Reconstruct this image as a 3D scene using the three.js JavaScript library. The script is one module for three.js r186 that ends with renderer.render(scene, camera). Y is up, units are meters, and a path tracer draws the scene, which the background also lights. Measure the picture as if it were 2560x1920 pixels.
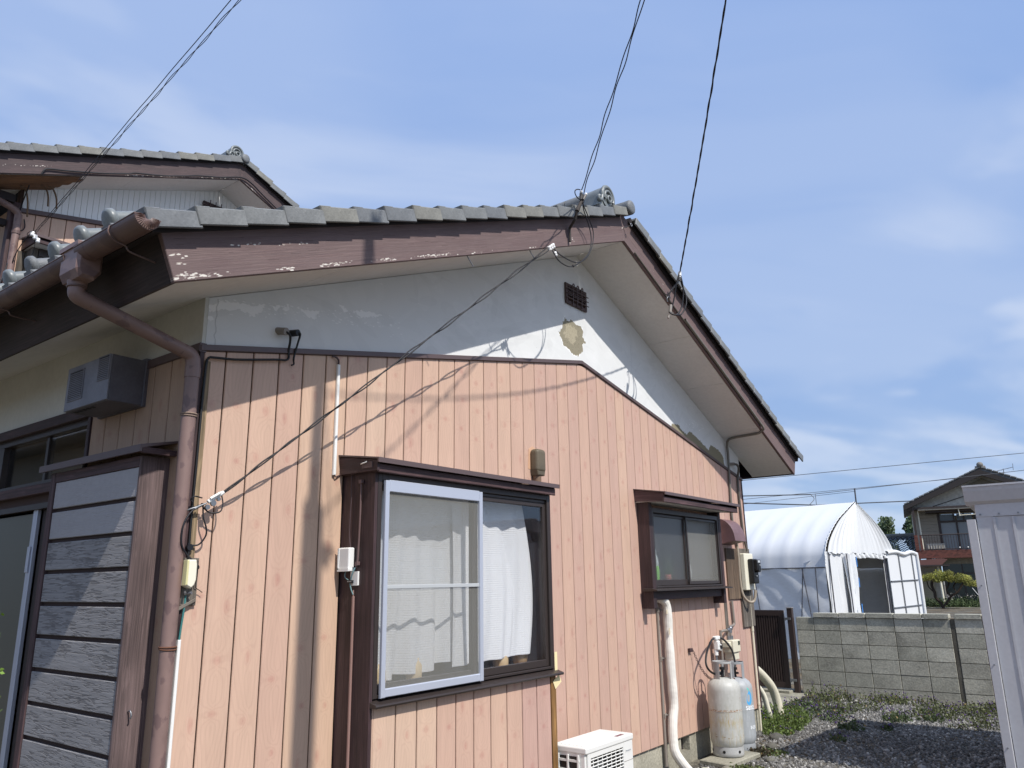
import * as THREE from 'three';
import { mergeGeometries } from 'three/addons/utils/BufferGeometryUtils.js';
import { RoundedBoxGeometry } from 'three/addons/geometries/RoundedBoxGeometry.js';

// ---------- camera, sky, sun, exposure ----------
const scene = new THREE.Scene();
const camera = new THREE.PerspectiveCamera(53.139, 4 / 3, 0.05, 400);
{
  const yaw = 52.814 * Math.PI / 180, pitch = 14.398 * Math.PI / 180, roll = -0.934 * Math.PI / 180;
  const f = new THREE.Vector3(Math.sin(yaw) * Math.cos(pitch), Math.sin(pitch), -Math.cos(yaw) * Math.cos(pitch));
  const r = new THREE.Vector3(Math.cos(yaw), 0, Math.sin(yaw));
  const u = new THREE.Vector3().crossVectors(r, f);
  const r2 = r.clone().multiplyScalar(Math.cos(roll)).addScaledVector(u, Math.sin(roll));
  const u2 = u.clone().multiplyScalar(Math.cos(roll)).addScaledVector(r, -Math.sin(roll));
  camera.position.set(-2.077, 1.70, 3.611);
  camera.quaternion.setFromRotationMatrix(new THREE.Matrix4().makeBasis(r2, u2, f.clone().negate()));
}
scene.add(camera);
const SUN = new THREE.Vector3(-0.209, 1.159, 1.0).normalize();
const sun = new THREE.DirectionalLight(new THREE.Color().setRGB(1.0, 0.955, 0.90), 4.2);
sun.position.copy(SUN).multiplyScalar(40).add(new THREE.Vector3(6, 0, 0));
sun.target.position.set(6, 0, 0);
sun.castShadow = true; sun.shadow.radius = 1; sun.shadow.mapSize.set(4096, 4096);
Object.assign(sun.shadow.camera, { left: -26, right: 26, top: 26, bottom: -26, near: 1, far: 120 });
scene.add(sun, sun.target);

// ---------- noise ----------
function rng(seed) { let a = seed >>> 0; return () => { a = (a + 0x6D2B79F5) >>> 0; let t = Math.imul(a ^ a >>> 15, 1 | a); t = t + Math.imul(t ^ t >>> 7, 61 | t) ^ t; return ((t ^ t >>> 14) >>> 0) / 4294967296; }; }
function hash(x, y, s) { let h = Math.imul(x, 374761393) + Math.imul(y, 668265263) + Math.imul(s, 2147483647 ^ 1013904223); h = Math.imul(h ^ h >>> 13, 1274126177); return ((h ^ h >>> 16) >>> 0) / 4294967296; }
function vn(x, y, s, px = 0, py = 0) { // value noise, optional period
  const xi = Math.floor(x), yi = Math.floor(y); let fx = x - xi, fy = y - yi; fx = fx * fx * (3 - 2 * fx); fy = fy * fy * (3 - 2 * fy);
  const X = i => px ? ((i % px) + px) % px : i, Y = i => py ? ((i % py) + py) % py : i;
  const a = hash(X(xi), Y(yi), s), b = hash(X(xi + 1), Y(yi), s), c = hash(X(xi), Y(yi + 1), s), d = hash(X(xi + 1), Y(yi + 1), s);
  return a + (b - a) * fx + (c - a) * fy + (a - b - c + d) * fx * fy;
}
function fbm(x, y, s, o = 4, px = 0, py = 0) { let v = 0, a = .5, t = 0; for (let i = 0; i < o; i++) { v += a * vn(x, y, s + i * 17, px, py); t += a; a *= .5; x *= 2; y *= 2; px *= 2; py *= 2; } return v / t; }
const clamp = (x, a = 0, b = 1) => Math.min(b, Math.max(a, x));
const sstep = (a, b, x) => { const t = clamp((x - a) / (b - a)); return t * t * (3 - 2 * t); };
const lerp = (a, b, t) => a + (b - a) * t;

{ // sky: hazy spring blue with thin cirrus
  const W = 2048, H = 1024, data = new Float32Array(W * H * 4);
  const S = SUN;
  for (let j = 0; j < H; j++) for (let i = 0; i < W; i++) {
    const th = (0.5 - (j + .5) / H) * -Math.PI, ph = ((i + .5) / W - .5) * 2 * Math.PI; // row 0 = bottom
    const dy = Math.sin(th), dx = Math.cos(ph) * Math.cos(th), dz = Math.sin(ph) * Math.cos(th);
    const e = Math.max(0, dy);
    const hz = Math.exp(-e * 6.5), up = sstep(.34, .85, e);
    let r = lerp(.268, .420, hz), g = lerp(.412, .575, hz), b = lerp(.738, .760, hz);
    r += up * .03; g += up * .02; b += up * .02;
    if (dy > -.02) {
      const k = 1 / (Math.max(dy, 0) + .16), cx = dx * k, cz = dz * k;
      const a = cx * .80 + cz * .60, bb = -cx * .60 + cz * .80;
      const wv = fbm(a * .9 + 3, bb * .9, 91, 3) * 1.6;
      const veil = sstep(.36, .70, fbm(a * 1.1 + wv * .6, bb * 2.6 + wv, 11, 6));
      const wisp = sstep(.42, .72, fbm(a * 1.2 + wv, bb * 5.6 + wv * 1.2, 35, 7)) * sstep(.30, .56, fbm(a * .8, bb * .8, 57, 3));
      const puff = sstep(.52, .74, fbm(a * 3.0 + wv, bb * 3.6, 71, 5)) * sstep(.40, .60, fbm(a * 1.1 + 5, bb * 1.1, 77, 3));
      const c = clamp(.40 * veil * (1 - .35 * sstep(.3, .6, e)) + (.85 * wisp + .50 * puff) * (1 - .55 * sstep(.30, .58, e))) * sstep(-.01, .06, dy) * (1 - .35 * hz);
      r = lerp(r, .70, c * .60); g = lerp(g, .79, c * .56); b = lerp(b, .93, c * .5);
    } else { r = .30; g = .31; b = .32; }
    const sd = Math.max(0, dx * S.x + dy * S.y + dz * S.z), glow = .5 * Math.pow(sd, 12) + 1.2 * Math.pow(sd, 90);
    const o = (j * W + i) * 4; data[o] = r + glow; data[o + 1] = g + glow * .95; data[o + 2] = b + glow * .85; data[o + 3] = 1;
  }
  const t = new THREE.DataTexture(data, W, H, THREE.RGBAFormat, THREE.FloatType);
  t.mapping = THREE.EquirectangularReflectionMapping; t.magFilter = t.minFilter = THREE.LinearFilter; t.needsUpdate = true;
  scene.background = t; scene.environment = t; scene.environmentIntensity = 1;
}
const renderer = new THREE.WebGLRenderer({ antialias: true });
renderer.toneMapping = THREE.LinearToneMapping; renderer.toneMappingExposure = 1.06;
renderer.shadowMap.enabled = true;

// ---------- textures ----------
function dtex(w, h, fn, srgb = true, sx = 1, sy = 1) { // fn(u,v,x,y) -> [r,g,b] in 0..1; one repeat covers sx by sy metres
  const d = new Uint8Array(w * h * 4);
  for (let y = 0; y < h; y++) for (let x = 0; x < w; x++) { const c = fn((x + .5) / w, (y + .5) / h, x, y), o = (y * w + x) * 4; d[o] = clamp(c[0]) * 255; d[o + 1] = clamp(c[1]) * 255; d[o + 2] = clamp(c[2]) * 255; d[o + 3] = 255; }
  const t = new THREE.DataTexture(d, w, h); t.wrapS = t.wrapT = THREE.RepeatWrapping; t.magFilter = THREE.LinearFilter; t.minFilter = THREE.LinearMipmapLinearFilter; t.generateMipmaps = true;
  if (srgb) t.colorSpace = THREE.SRGBColorSpace; t.repeat.set(1 / sx, 1 / sy); t.needsUpdate = true; return t;
}
function ctex(w, h, draw, srgb = true) { const c = document.createElement('canvas'); c.width = w; c.height = h; draw(c.getContext('2d'), w, h); const t = new THREE.CanvasTexture(c); if (srgb) t.colorSpace = THREE.SRGBColorSpace; t.wrapS = t.wrapT = THREE.RepeatWrapping; return t; }
const gray = v => [v, v, v];
// printed wood siding: six plank columns, 1.002 m x 2 m
const plankTex = (() => {
  const R = rng(5), knots = []; for (let c = 0; c < 6; c++) { let y = R() * .3; while (y < 1.95) { knots.push({ c, x: (.3 + .4 * R()), y, rx: .06 + .06 * R(), ry: .014 + .022 * R(), s: R() }); y += .18 + R() * .34; } }
  const ph = [...Array(6)].map(() => [R() * 9, R() * .4 + .3, R() * 5]);
  return dtex(768, 1536, (u, v) => {
    const c = Math.floor(u * 6), x = u * 6 - c, y = v * 2, p = ph[c];
    let fld = Math.abs(x - p[1] - .10 * Math.sin(v * 6.2832 + p[0])) * 3.0 + .55 * fbm(x * 2 + c * 7, v * 8, 3, 3, 0, 8) + .5 * Math.sin(v * 12.566 + p[2]);
    let kd = 0, kr = 0;
    for (const k of knots) if (k.c === c) { let dy = y - k.y; if (dy > 1) dy -= 2; if (dy < -1) dy += 2; if (Math.abs(dy) > .25) continue; const q = Math.pow((x - k.x) / k.rx, 2) + Math.pow(dy / k.ry, 2); fld += 1.3 * Math.exp(-q * .16); kd = Math.max(kd, Math.exp(-q * 1.1) * (.5 + .5 * k.s)); if (q < 9) kr = Math.max(kr, .5 * (.5 + .5 * Math.cos(Math.sqrt(q) * 7)) * Math.exp(-q * .3)); }
    const line = Math.pow(.5 + .5 * Math.sin(fld * 15), 4), fine = fbm(x * 60 + c * 31, v * 24, 9, 2, 0, 24) - .5, big = fbm(x * 3 + c * 5, v * 6, 21, 3, 0, 6) - .5;
    const b = .955 - .021 * line * (.4 + fbm(x * 3 + c, v * 5, 24, 2, 0, 5)) + .05 * fine + .07 * big;
    return [b - .05 * kd - .025 * kr - .006 * line, b - .11 * kd - .06 * kr - .012 * line, b - .10 * kd - .06 * kr - .008 * line];
  }, true, 1.002, 2);
})();
// old painted wood, grain along v, 0.5 x 1 m
const woodTex = dtex(512, 1024, (u, v) => { const w = fbm(u * 3, v * 3, 7, 3, 3, 3) * .014, g = fbm((u + w) * 110, v * 4, 5, 4, 110, 4), s = fbm(u * 6, v * 4, 8, 3, 6, 4), w2 = sstep(.62, .75, fbm(u * 44, v * 7, 15, 3, 44, 7)); return gray(.62 + .40 * (g - .3) + .25 * (s - .5) + .12 * w2); }, true, .5, 1);
const woodBump = dtex(512, 1024, (u, v) => gray(fbm(u * 110, v * 4, 5, 4, 110, 4)), false, .5, 1);
// shutter boards: paint weathered off in flakes, grain along v
const flakeF = (u, v) => { const w = .03 * fbm(u * 8, v * 6, 40, 3, 8, 6), f = 1 - Math.abs(2 * fbm((u + w) * 46, v * 7, 41, 4, 46, 7) - 1), g = fbm(u * 60, v * 14, 43, 3, 60, 14), z = fbm(u * 5, v * 3, 44, 3, 5, 3); return clamp(sstep(.90, .99, f + .22 * (z - .5)) * .8 + sstep(.62, .74, g + .3 * (z - .5)) * .7); };
const flakeTex = dtex(768, 1024, (u, v) => { const f = flakeF(u, v), g = fbm(u * 90, v * 9, 45, 3, 90, 9), s = .86 + .2 * (g - .5); return [lerp(s, .48, f * .5), lerp(s, .47, f * .5), lerp(s, .47, f * .5)]; }, true, .55, 1.1);
const flakeBump = dtex(768, 1024, (u, v) => gray(.75 - .55 * flakeF(u, v) + .3 * (fbm(u * 60, v * 16, 46, 3, 60, 16) - .5)), false, .55, 1.1);
// general mottling, 0.6 m
const mottle = dtex(512, 512, (u, v) => { const a = fbm(u * 5, v * 5, 61, 5, 5, 5), b = fbm(u * 60, v * 60, 62, 2, 60, 60); return gray(.88 + .18 * (a - .5) + .08 * (b - .5)); }, true, .6, .6);
const soft = dtex(256, 256, (u, v) => gray(.97 + .05 * (fbm(u * 4, v * 4, 70, 4, 4, 4) - .5) + .03 * (vn(u * 64, v * 64, 71, 64, 64) - .5)), true, 1.3, 1.3);
const mottleBump = dtex(512, 512, (u, v) => gray(fbm(u * 40, v * 40, 63, 4, 40, 40)), false, .6, .6);
const stoneTex = dtex(1024, 1024, (u, v) => { const a = fbm(u * 6, v * 6, 64, 5, 6, 6), b = fbm(u * 110, v * 110, 65, 2, 110, 110), s = sstep(.52, .72, fbm(u * 3, v * 4, 66, 4, 3, 4)); const k = .90 + .30 * (a - .5) + .2 * (b - .5) - .09 * s; return [k, k * .995, k * .965]; }, true, 1.6, 1.6);
const rustF = (u, v) => sstep(.60, .74, fbm(u * 14, v * 5, 67, 4, 14, 5));
const pipeTex = dtex(512, 512, (u, v) => { const a = fbm(u * 5, v * 6, 68, 4, 5, 6), d = sstep(.60, .70, fbm(u * 7, v * 9, 69, 4, 7, 9)); const k = .92 + .16 * (a - .5); return [k - .12 * d, k - .13 * d, k - .11 * d]; }, true, 1, .5);
const gravelTex = dtex(1024, 1024, (u, v) => { const a = fbm(u * 90, v * 90, 81, 2, 90, 90), b = fbm(u * 7, v * 7, 82, 4, 7, 7), c = vn(u * 160, v * 160, 83, 160, 160); const k = .64 + .45 * (a - .5) + .45 * (b - .5) + .35 * (c - .5), d = sstep(.48, .66, fbm(u * 4, v * 4, 86, 5, 4, 4)); return [k, k * lerp(.98, .90, d), k * lerp(.93, .74, d)]; }, true, 2, 2);
const gravelBump = dtex(1024, 1024, (u, v) => gray(.6 * vn(u * 80, v * 80, 84, 80, 80) + .4 * vn(u * 160, v * 160, 85, 160, 160)), false, 2, 2);
const waffle = dtex(256, 256, (u, v) => { const a = Math.sin(u * 6.2832 * 10), b = Math.sin(v * 6.2832 * 10); return gray(.5 + .25 * a + .25 * b); }, false, .15, .15);
const brickTex = dtex(256, 256, (u, v) => { const r = Math.floor(v * 8), x = u * 4 + (r % 2) * .5, m = (v * 8 - r < .12) || (x - Math.floor(x) < .05); const n = hash(Math.floor(x) % 4, r, 9), k = .75 + .4 * n; return m ? [.62, .55, .5] : [k, k * .93, k * .9]; }, true, .9, .5);

// ---------- materials ----------
const C = h => new THREE.Color(h);
function mat(color, o = {}) { const p = { color: C(color), roughness: .8, ...o }; for (const k of ['map', 'bumpMap']) if (!p[k]) delete p[k]; return new THREE.MeshStandardMaterial(p); }
const M = {
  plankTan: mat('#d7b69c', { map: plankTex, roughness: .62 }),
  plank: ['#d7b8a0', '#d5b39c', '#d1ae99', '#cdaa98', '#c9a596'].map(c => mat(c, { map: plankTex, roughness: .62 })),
  plankSide: mat('#ad917a', { map: plankTex, roughness: .7 }),  // darker, browner plank tint used on the side walls
  brownFaded: mat('#8b7674', { map: woodTex, bumpMap: woodBump, bumpScale: .0015, roughness: .85 }),
  groove: mat('#3a2a26'), backing: mat('#4a3832'),
  brown: mat('#6b5152', { map: woodTex, bumpMap: woodBump, bumpScale: .0012, roughness: .7 }),
  brownDark: mat('#574143', { map: woodTex, bumpMap: woodBump, bumpScale: .0012, roughness: .6 }),
  brownMetal: mat('#5c4d4c', { roughness: .45 }),
  alu: mat('#3a322f', { roughness: .42, metalness: .15 }),
  soffit: mat('#e1e0dc', { map: soft, roughness: .9 }),
  tile: mat('#8a8c8b', { map: mottle, bumpMap: mottleBump, bumpScale: .0015, roughness: .55 }),
  tile2: mat('#828587', { map: mottle, bumpMap: mottleBump, bumpScale: .0015, roughness: .55 }),
  tile3: mat('#929189', { map: mottle, bumpMap: mottleBump, bumpScale: .0015, roughness: .6 }),
  glaze: mat('#8b9191', { map: mottle, roughness: .38 }),
  under: mat('#2b2526'),
  gutter: mat('#6f5953', { map: pipeTex, roughness: .42 }),
  pipe: mat('#8d746d', { map: pipeTex, roughness: .45 }),
  foundation: mat('#b3afa2', { map: stoneTex, bumpMap: mottleBump, bumpScale: .003, roughness: .95 }),
  silver: mat('#c3c8d4', { roughness: .38, metalness: .35 }),
  white: mat('#e8e8e4', { roughness: .5 }), offwhite: mat('#e9e4cf', { roughness: .5 }), cream: mat('#d9d3bd', { roughness: .55 }),
  black: mat('#121214', { roughness: .5 }), wire: mat('#16161c', { roughness: .55 }), steel: mat('#8d8f92', { roughness: .4, metalness: .7 }),
  greyPipe: mat('#8a8279', { roughness: .5 }), porcelain: mat('#f2f2f0', { roughness: .2 }),
  oldBoard: mat('#8d8378', { map: woodTex, bumpMap: woodBump, bumpScale: .002, roughness: .95 }),
  interior: mat('#8b7c68', { roughness: .95 }),
  orange: mat('#b98a50', { map: woodTex, roughness: .6 }),
  flakeLight: mat('#a7a4a5', { map: soft, bumpMap: flakeBump, bumpScale: .0015, roughness: .8 }),
  flake: mat('#a7a4a3', { map: flakeTex, bumpMap: flakeBump, bumpScale: .0025, roughness: .85 }),
  stuccoSide: mat('#d3d3cb', { map: soft, roughness: .95 }),
  concrete: mat('#a8a598', { map: stoneTex, bumpMap: mottleBump, bumpScale: .004, roughness: .95 }),
  shed: mat('#c4c4c7', { roughness: .40, map: soft }),
  cloth: mat('#d9dbdc', { roughness: .6 }),
  clothLightened: mat('#eaecec', { roughness: .6, map: soft }),  // same white sheeting, colour lightened to stand in for sunlight through it
  bark: mat('#4d4036', { map: woodTex, bumpMap: woodBump, bumpScale: .01, roughness: 1 }),
};
M.glass = new THREE.MeshPhysicalMaterial({ color: C('#ffffff'), roughness: .03, transmission: 1, thickness: 0, ior: 1.5 });
M.frosted = new THREE.MeshPhysicalMaterial({ color: C('#f4f6f6'), roughness: .46, transmission: 1, thickness: 0, ior: 1.5 });
M.mesh = mat('#aeada5', { roughness: .8, transparent: true, opacity: .18, side: THREE.DoubleSide });
M.curtain = new THREE.MeshPhysicalMaterial({ color: C('#dfe1e3'), roughness: 1, transmission: .12, thickness: 0, bumpMap: waffle, bumpScale: .0018, side: THREE.DoubleSide });

// ---------- geometry helpers ----------
const V = (x, y, z) => new THREE.Vector3(x, y, z);
function norm(g) { if (g.index) g = g.toNonIndexed(); if (!g.attributes.normal) g.computeVertexNormals(); for (const k of Object.keys(g.attributes)) if (!['position', 'normal', 'uv'].includes(k)) g.deleteAttribute(k); g.groups = []; return g; }
function muv(g, grain = 'y', ou = 0, ov = 0) { // uv in metres, v along the grain axis
  g = norm(g); const p = g.attributes.position, n = p.count, uv = new Float32Array(n * 2), ax = { x: 0, y: 1, z: 2 }[grain], a = V(), b = V(), c = V();
  for (let i = 0; i < n; i += 3) {
    a.fromBufferAttribute(p, i); b.fromBufferAttribute(p, i + 1); c.fromBufferAttribute(p, i + 2);
    const m = b.clone().sub(a).cross(c.clone().sub(a)).toArray().map(Math.abs); let d = m[0] > m[1] ? (m[0] > m[2] ? 0 : 2) : (m[1] > m[2] ? 1 : 2);
    let vi = ax, ui; if (d === ax) { vi = (d + 1) % 3; ui = (d + 2) % 3; } else ui = 3 - d - ax;
    [a, b, c].forEach((q, k) => { const t = q.toArray(); uv[(i + k) * 2] = t[ui] + ou; uv[(i + k) * 2 + 1] = t[vi] + ov; });
  }
  g.setAttribute('uv', new THREE.BufferAttribute(uv, 2)); return g;
}
function ext(poly, z0, z1, bev = 0) { // extrude polygon [[x,y]..] from z0 to z1, outline kept with chamfer
  const s = new THREE.Shape(poly.map(p => new THREE.Vector2(p[0], p[1])));
  const g = new THREE.ExtrudeGeometry(s, bev ? { depth: z1 - z0 - 2 * bev, bevelEnabled: true, bevelSize: bev, bevelThickness: bev, bevelOffset: -bev, bevelSegments: 1, curveSegments: 8 } : { depth: z1 - z0, bevelEnabled: false });
  g.translate(0, 0, z0 + bev); return g;
}
const rect = (x0, x1, y0, y1) => [[x0, y0], [x1, y0], [x1, y1], [x0, y1]];
function bx(x0, x1, y0, y1, z0, z1, bev = 0, grain = 'y', ou = 0, ov = 0) { return muv(bev ? ext(rect(x0, x1, y0, y1), z0, z1, bev) : new THREE.BoxGeometry(x1 - x0, y1 - y0, z1 - z0).translate((x0 + x1) / 2, (y0 + y1) / 2, (z0 + z1) / 2), grain, ou, ov); }
function tube(pts, r, seg = 0, rad = 7, closed = false, tension = .5) {
  const c = new THREE.CatmullRomCurve3(pts.map(p => Array.isArray(p) ? V(...p) : p), closed, 'catmullrom', tension);
  const g = norm(new THREE.TubeGeometry(c, seg || pts.length * 6, r, rad, closed)); const uv = g.attributes.uv, L = c.getLength(); for (let i = 0; i < uv.count; i++) uv.setXY(i, uv.getY(i), uv.getX(i) * L); return g;
}
function rod(a, b, r0, r1 = r0, n = 12, open = false) {
  a = Array.isArray(a) ? V(...a) : a; b = Array.isArray(b) ? V(...b) : b; const d = b.clone().sub(a), L = d.length();
  const g = new THREE.CylinderGeometry(r1, r0, L, n, 1, open); g.translate(0, L / 2, 0); const uv = g.attributes.uv; for (let i = 0; i < uv.count; i++) uv.setY(i, uv.getY(i) * L);
  g.applyQuaternion(new THREE.Quaternion().setFromUnitVectors(V(0, 1, 0), d.normalize())); g.translate(a.x, a.y, a.z); return norm(g);
}
function lathe(prof, n = 32) { return norm(new THREE.LatheGeometry(prof.map(p => new THREE.Vector2(p[0], p[1])), n)); }
const join = l => mergeGeometries(l.map(norm));
const tr = (g, x, y, z) => g.translate(x, y, z);
function mirrorX(g) { g = norm(g.clone()); const p = g.attributes.position, q = g.attributes.normal, uv = g.attributes.uv; for (let i = 0; i < p.count; i++) { p.setX(i, -p.getX(i)); q.setX(i, -q.getX(i)); } for (let i = 0; i < p.count; i += 3) for (const at of [p, q, uv]) { const s = at.itemSize; for (let k = 0; k < s; k++) { const t = at.array[(i + 1) * s + k]; at.array[(i + 1) * s + k] = at.array[(i + 2) * s + k]; at.array[(i + 2) * s + k] = t; } } return g; }
function twist(a, b, sag, amp, pitch, n, r, ph = 0) { const A = V(...a), B = V(...b), d = B.clone().sub(A), L = d.length(), s = V(d.z, 0, -d.x).normalize(), u = V().crossVectors(s, d).normalize(), pts = []; for (let i = 0; i <= n; i++) { const t = i / n, q = A.clone().addScaledVector(d, t); q.y -= sag * 4 * t * (1 - t); const w = t * L / pitch * 6.2832 + ph, e = amp * (.7 + .3 * Math.sin(t * 31 + ph)); q.addScaledVector(s, Math.cos(w) * e).addScaledVector(u, Math.sin(w) * e); pts.push(q); } return tube(pts, r, n * 2, 6); }

// ---------- scene graph helpers ----------
const used = {};
function numbered(n) { const k = used[n] = (used[n] ?? -1) + 1; return k ? n + '_' + String(k).padStart(3, '0') : n; }
function prep(m) { m.castShadow = m.receiveShadow = true; return m; }
function thing(name, label, category, pos = [0, 0, 0], ry = 0, group) { const o = new THREE.Group(); o.name = numbered(name); o.position.set(...pos); o.rotation.y = ry; o.userData = { label, category }; if (group) o.userData.group = group; scene.add(o); return o; }
function solo(name, geo, m, label, category, group) { const o = prep(new THREE.Mesh(geo, m)); o.name = numbered(name); o.userData = { label, category }; if (group) o.userData.group = group; scene.add(o); return o; }
function struct(name, geo, m) { const o = prep(new THREE.Mesh(geo, m)); o.name = numbered(name); o.userData = { kind: 'structure' }; scene.add(o); return o; }
function part(name, geo, m, parent, label) { const o = prep(new THREE.Mesh(Array.isArray(geo) ? join(geo) : geo, m)); o.name = name; if (label) o.userData.label = label; parent.add(o); return o; }
function grp(name, parent, label) { const o = new THREE.Group(); o.name = name; if (label) o.userData.label = label; parent.add(o); return o; }

// ---------- ground ----------
const GY = -0.05;
{
  const g = new THREE.PlaneGeometry(260, 260, 1, 1).rotateX(-Math.PI / 2); const uv = g.attributes.uv; for (let i = 0; i < uv.count; i++) uv.setXY(i, uv.getX(i) * 260, uv.getY(i) * 260);
  g.translate(20, GY, -20); struct('ground', g, mat('#8f8c84', { map: gravelTex, bumpMap: gravelBump, bumpScale: .012, roughness: 1 }));
}

// ---------- shared roof builder ----------
// k: { parent, ry (height of soffit line at ridge), xr (ridge), xl, xrt (eave ends), zw (wall), zf (fascia front), zb (back), h (fascia height), lift (tile bottom offset), th (tile side height), pitch, first, flapZ, rake }
const SL = Math.atan(.407), cS = Math.cos(SL), sS = Math.sin(SL);
function frame(side, xr, ry) { const m = new THREE.Matrix4(); m.makeBasis(V(cS, side * sS, 0), V(-side * sS, cS, 0), V(0, 0, 1)); m.setPosition(xr, ry, 0); return m; }
function fasciaTex(seed, flakes, w, h, base = '#6d5b59') { // painted board with flaked patches along its lower edge; w by h metres
  return ctex(2048, 160, (c, W, H) => {
    c.fillStyle = base; c.fillRect(0, 0, W, H); const R = rng(seed);
    for (let i = 0; i < 2600; i++) { const y = R() * H, x = R() * W, l = 20 + R() * 160, d = R(); c.fillStyle = d < .5 ? `rgba(84,68,68,${.10 + R() * .14})` : `rgba(146,122,116,${.08 + R() * .14})`; c.fillRect(x, y, l, .6 + R() * 1.6); }
    for (let i = 0; i < 70; i++) { const x = R() * W, y = R() * H; c.fillStyle = `rgba(90,70,72,.10)`; c.beginPath(); c.ellipse(x, y, 20 + R() * 70, 8 + R() * 22, 0, 0, 7); c.fill(); }
    for (let i = 0; i < 60; i++) { c.fillStyle = 'rgba(45,32,32,.6)'; c.fillRect(R() * W, R() * H, 8 + R() * 40, 1); }
    for (const [x, y, n, sx, sy] of flakes) for (let i = 0; i < n * .55; i++) {
      const cx = (x + (R() + R() + R() - 1.5) * sx) / w * W, cy = H - (y + (R() + R() - 1) * sy) / h * H; c.fillStyle = R() < .8 ? '#d8d2c8' : '#a89d94'; c.beginPath(); const k = 5 + R() * 4, s = (.8 + R() * 3.4);
      for (let j = 0; j <= k; j++) { const a = j / k * 6.283, q = s * (.5 + R() * .7); c.lineTo(cx + Math.cos(a) * q * 1.8, cy + Math.sin(a) * q * .8); } c.fill();
    }
  });
}
function boardUV(g, x0, y0, w, h) { g = norm(g); const p = g.attributes.position, uv = new Float32Array(p.count * 2); for (let i = 0; i < p.count; i++) { uv[i * 2] = (p.getX(i) - x0) / w; uv[i * 2 + 1] = (p.getY(i) - y0) / h; } g.setAttribute('uv', new THREE.BufferAttribute(uv, 2)); return g; }
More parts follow.
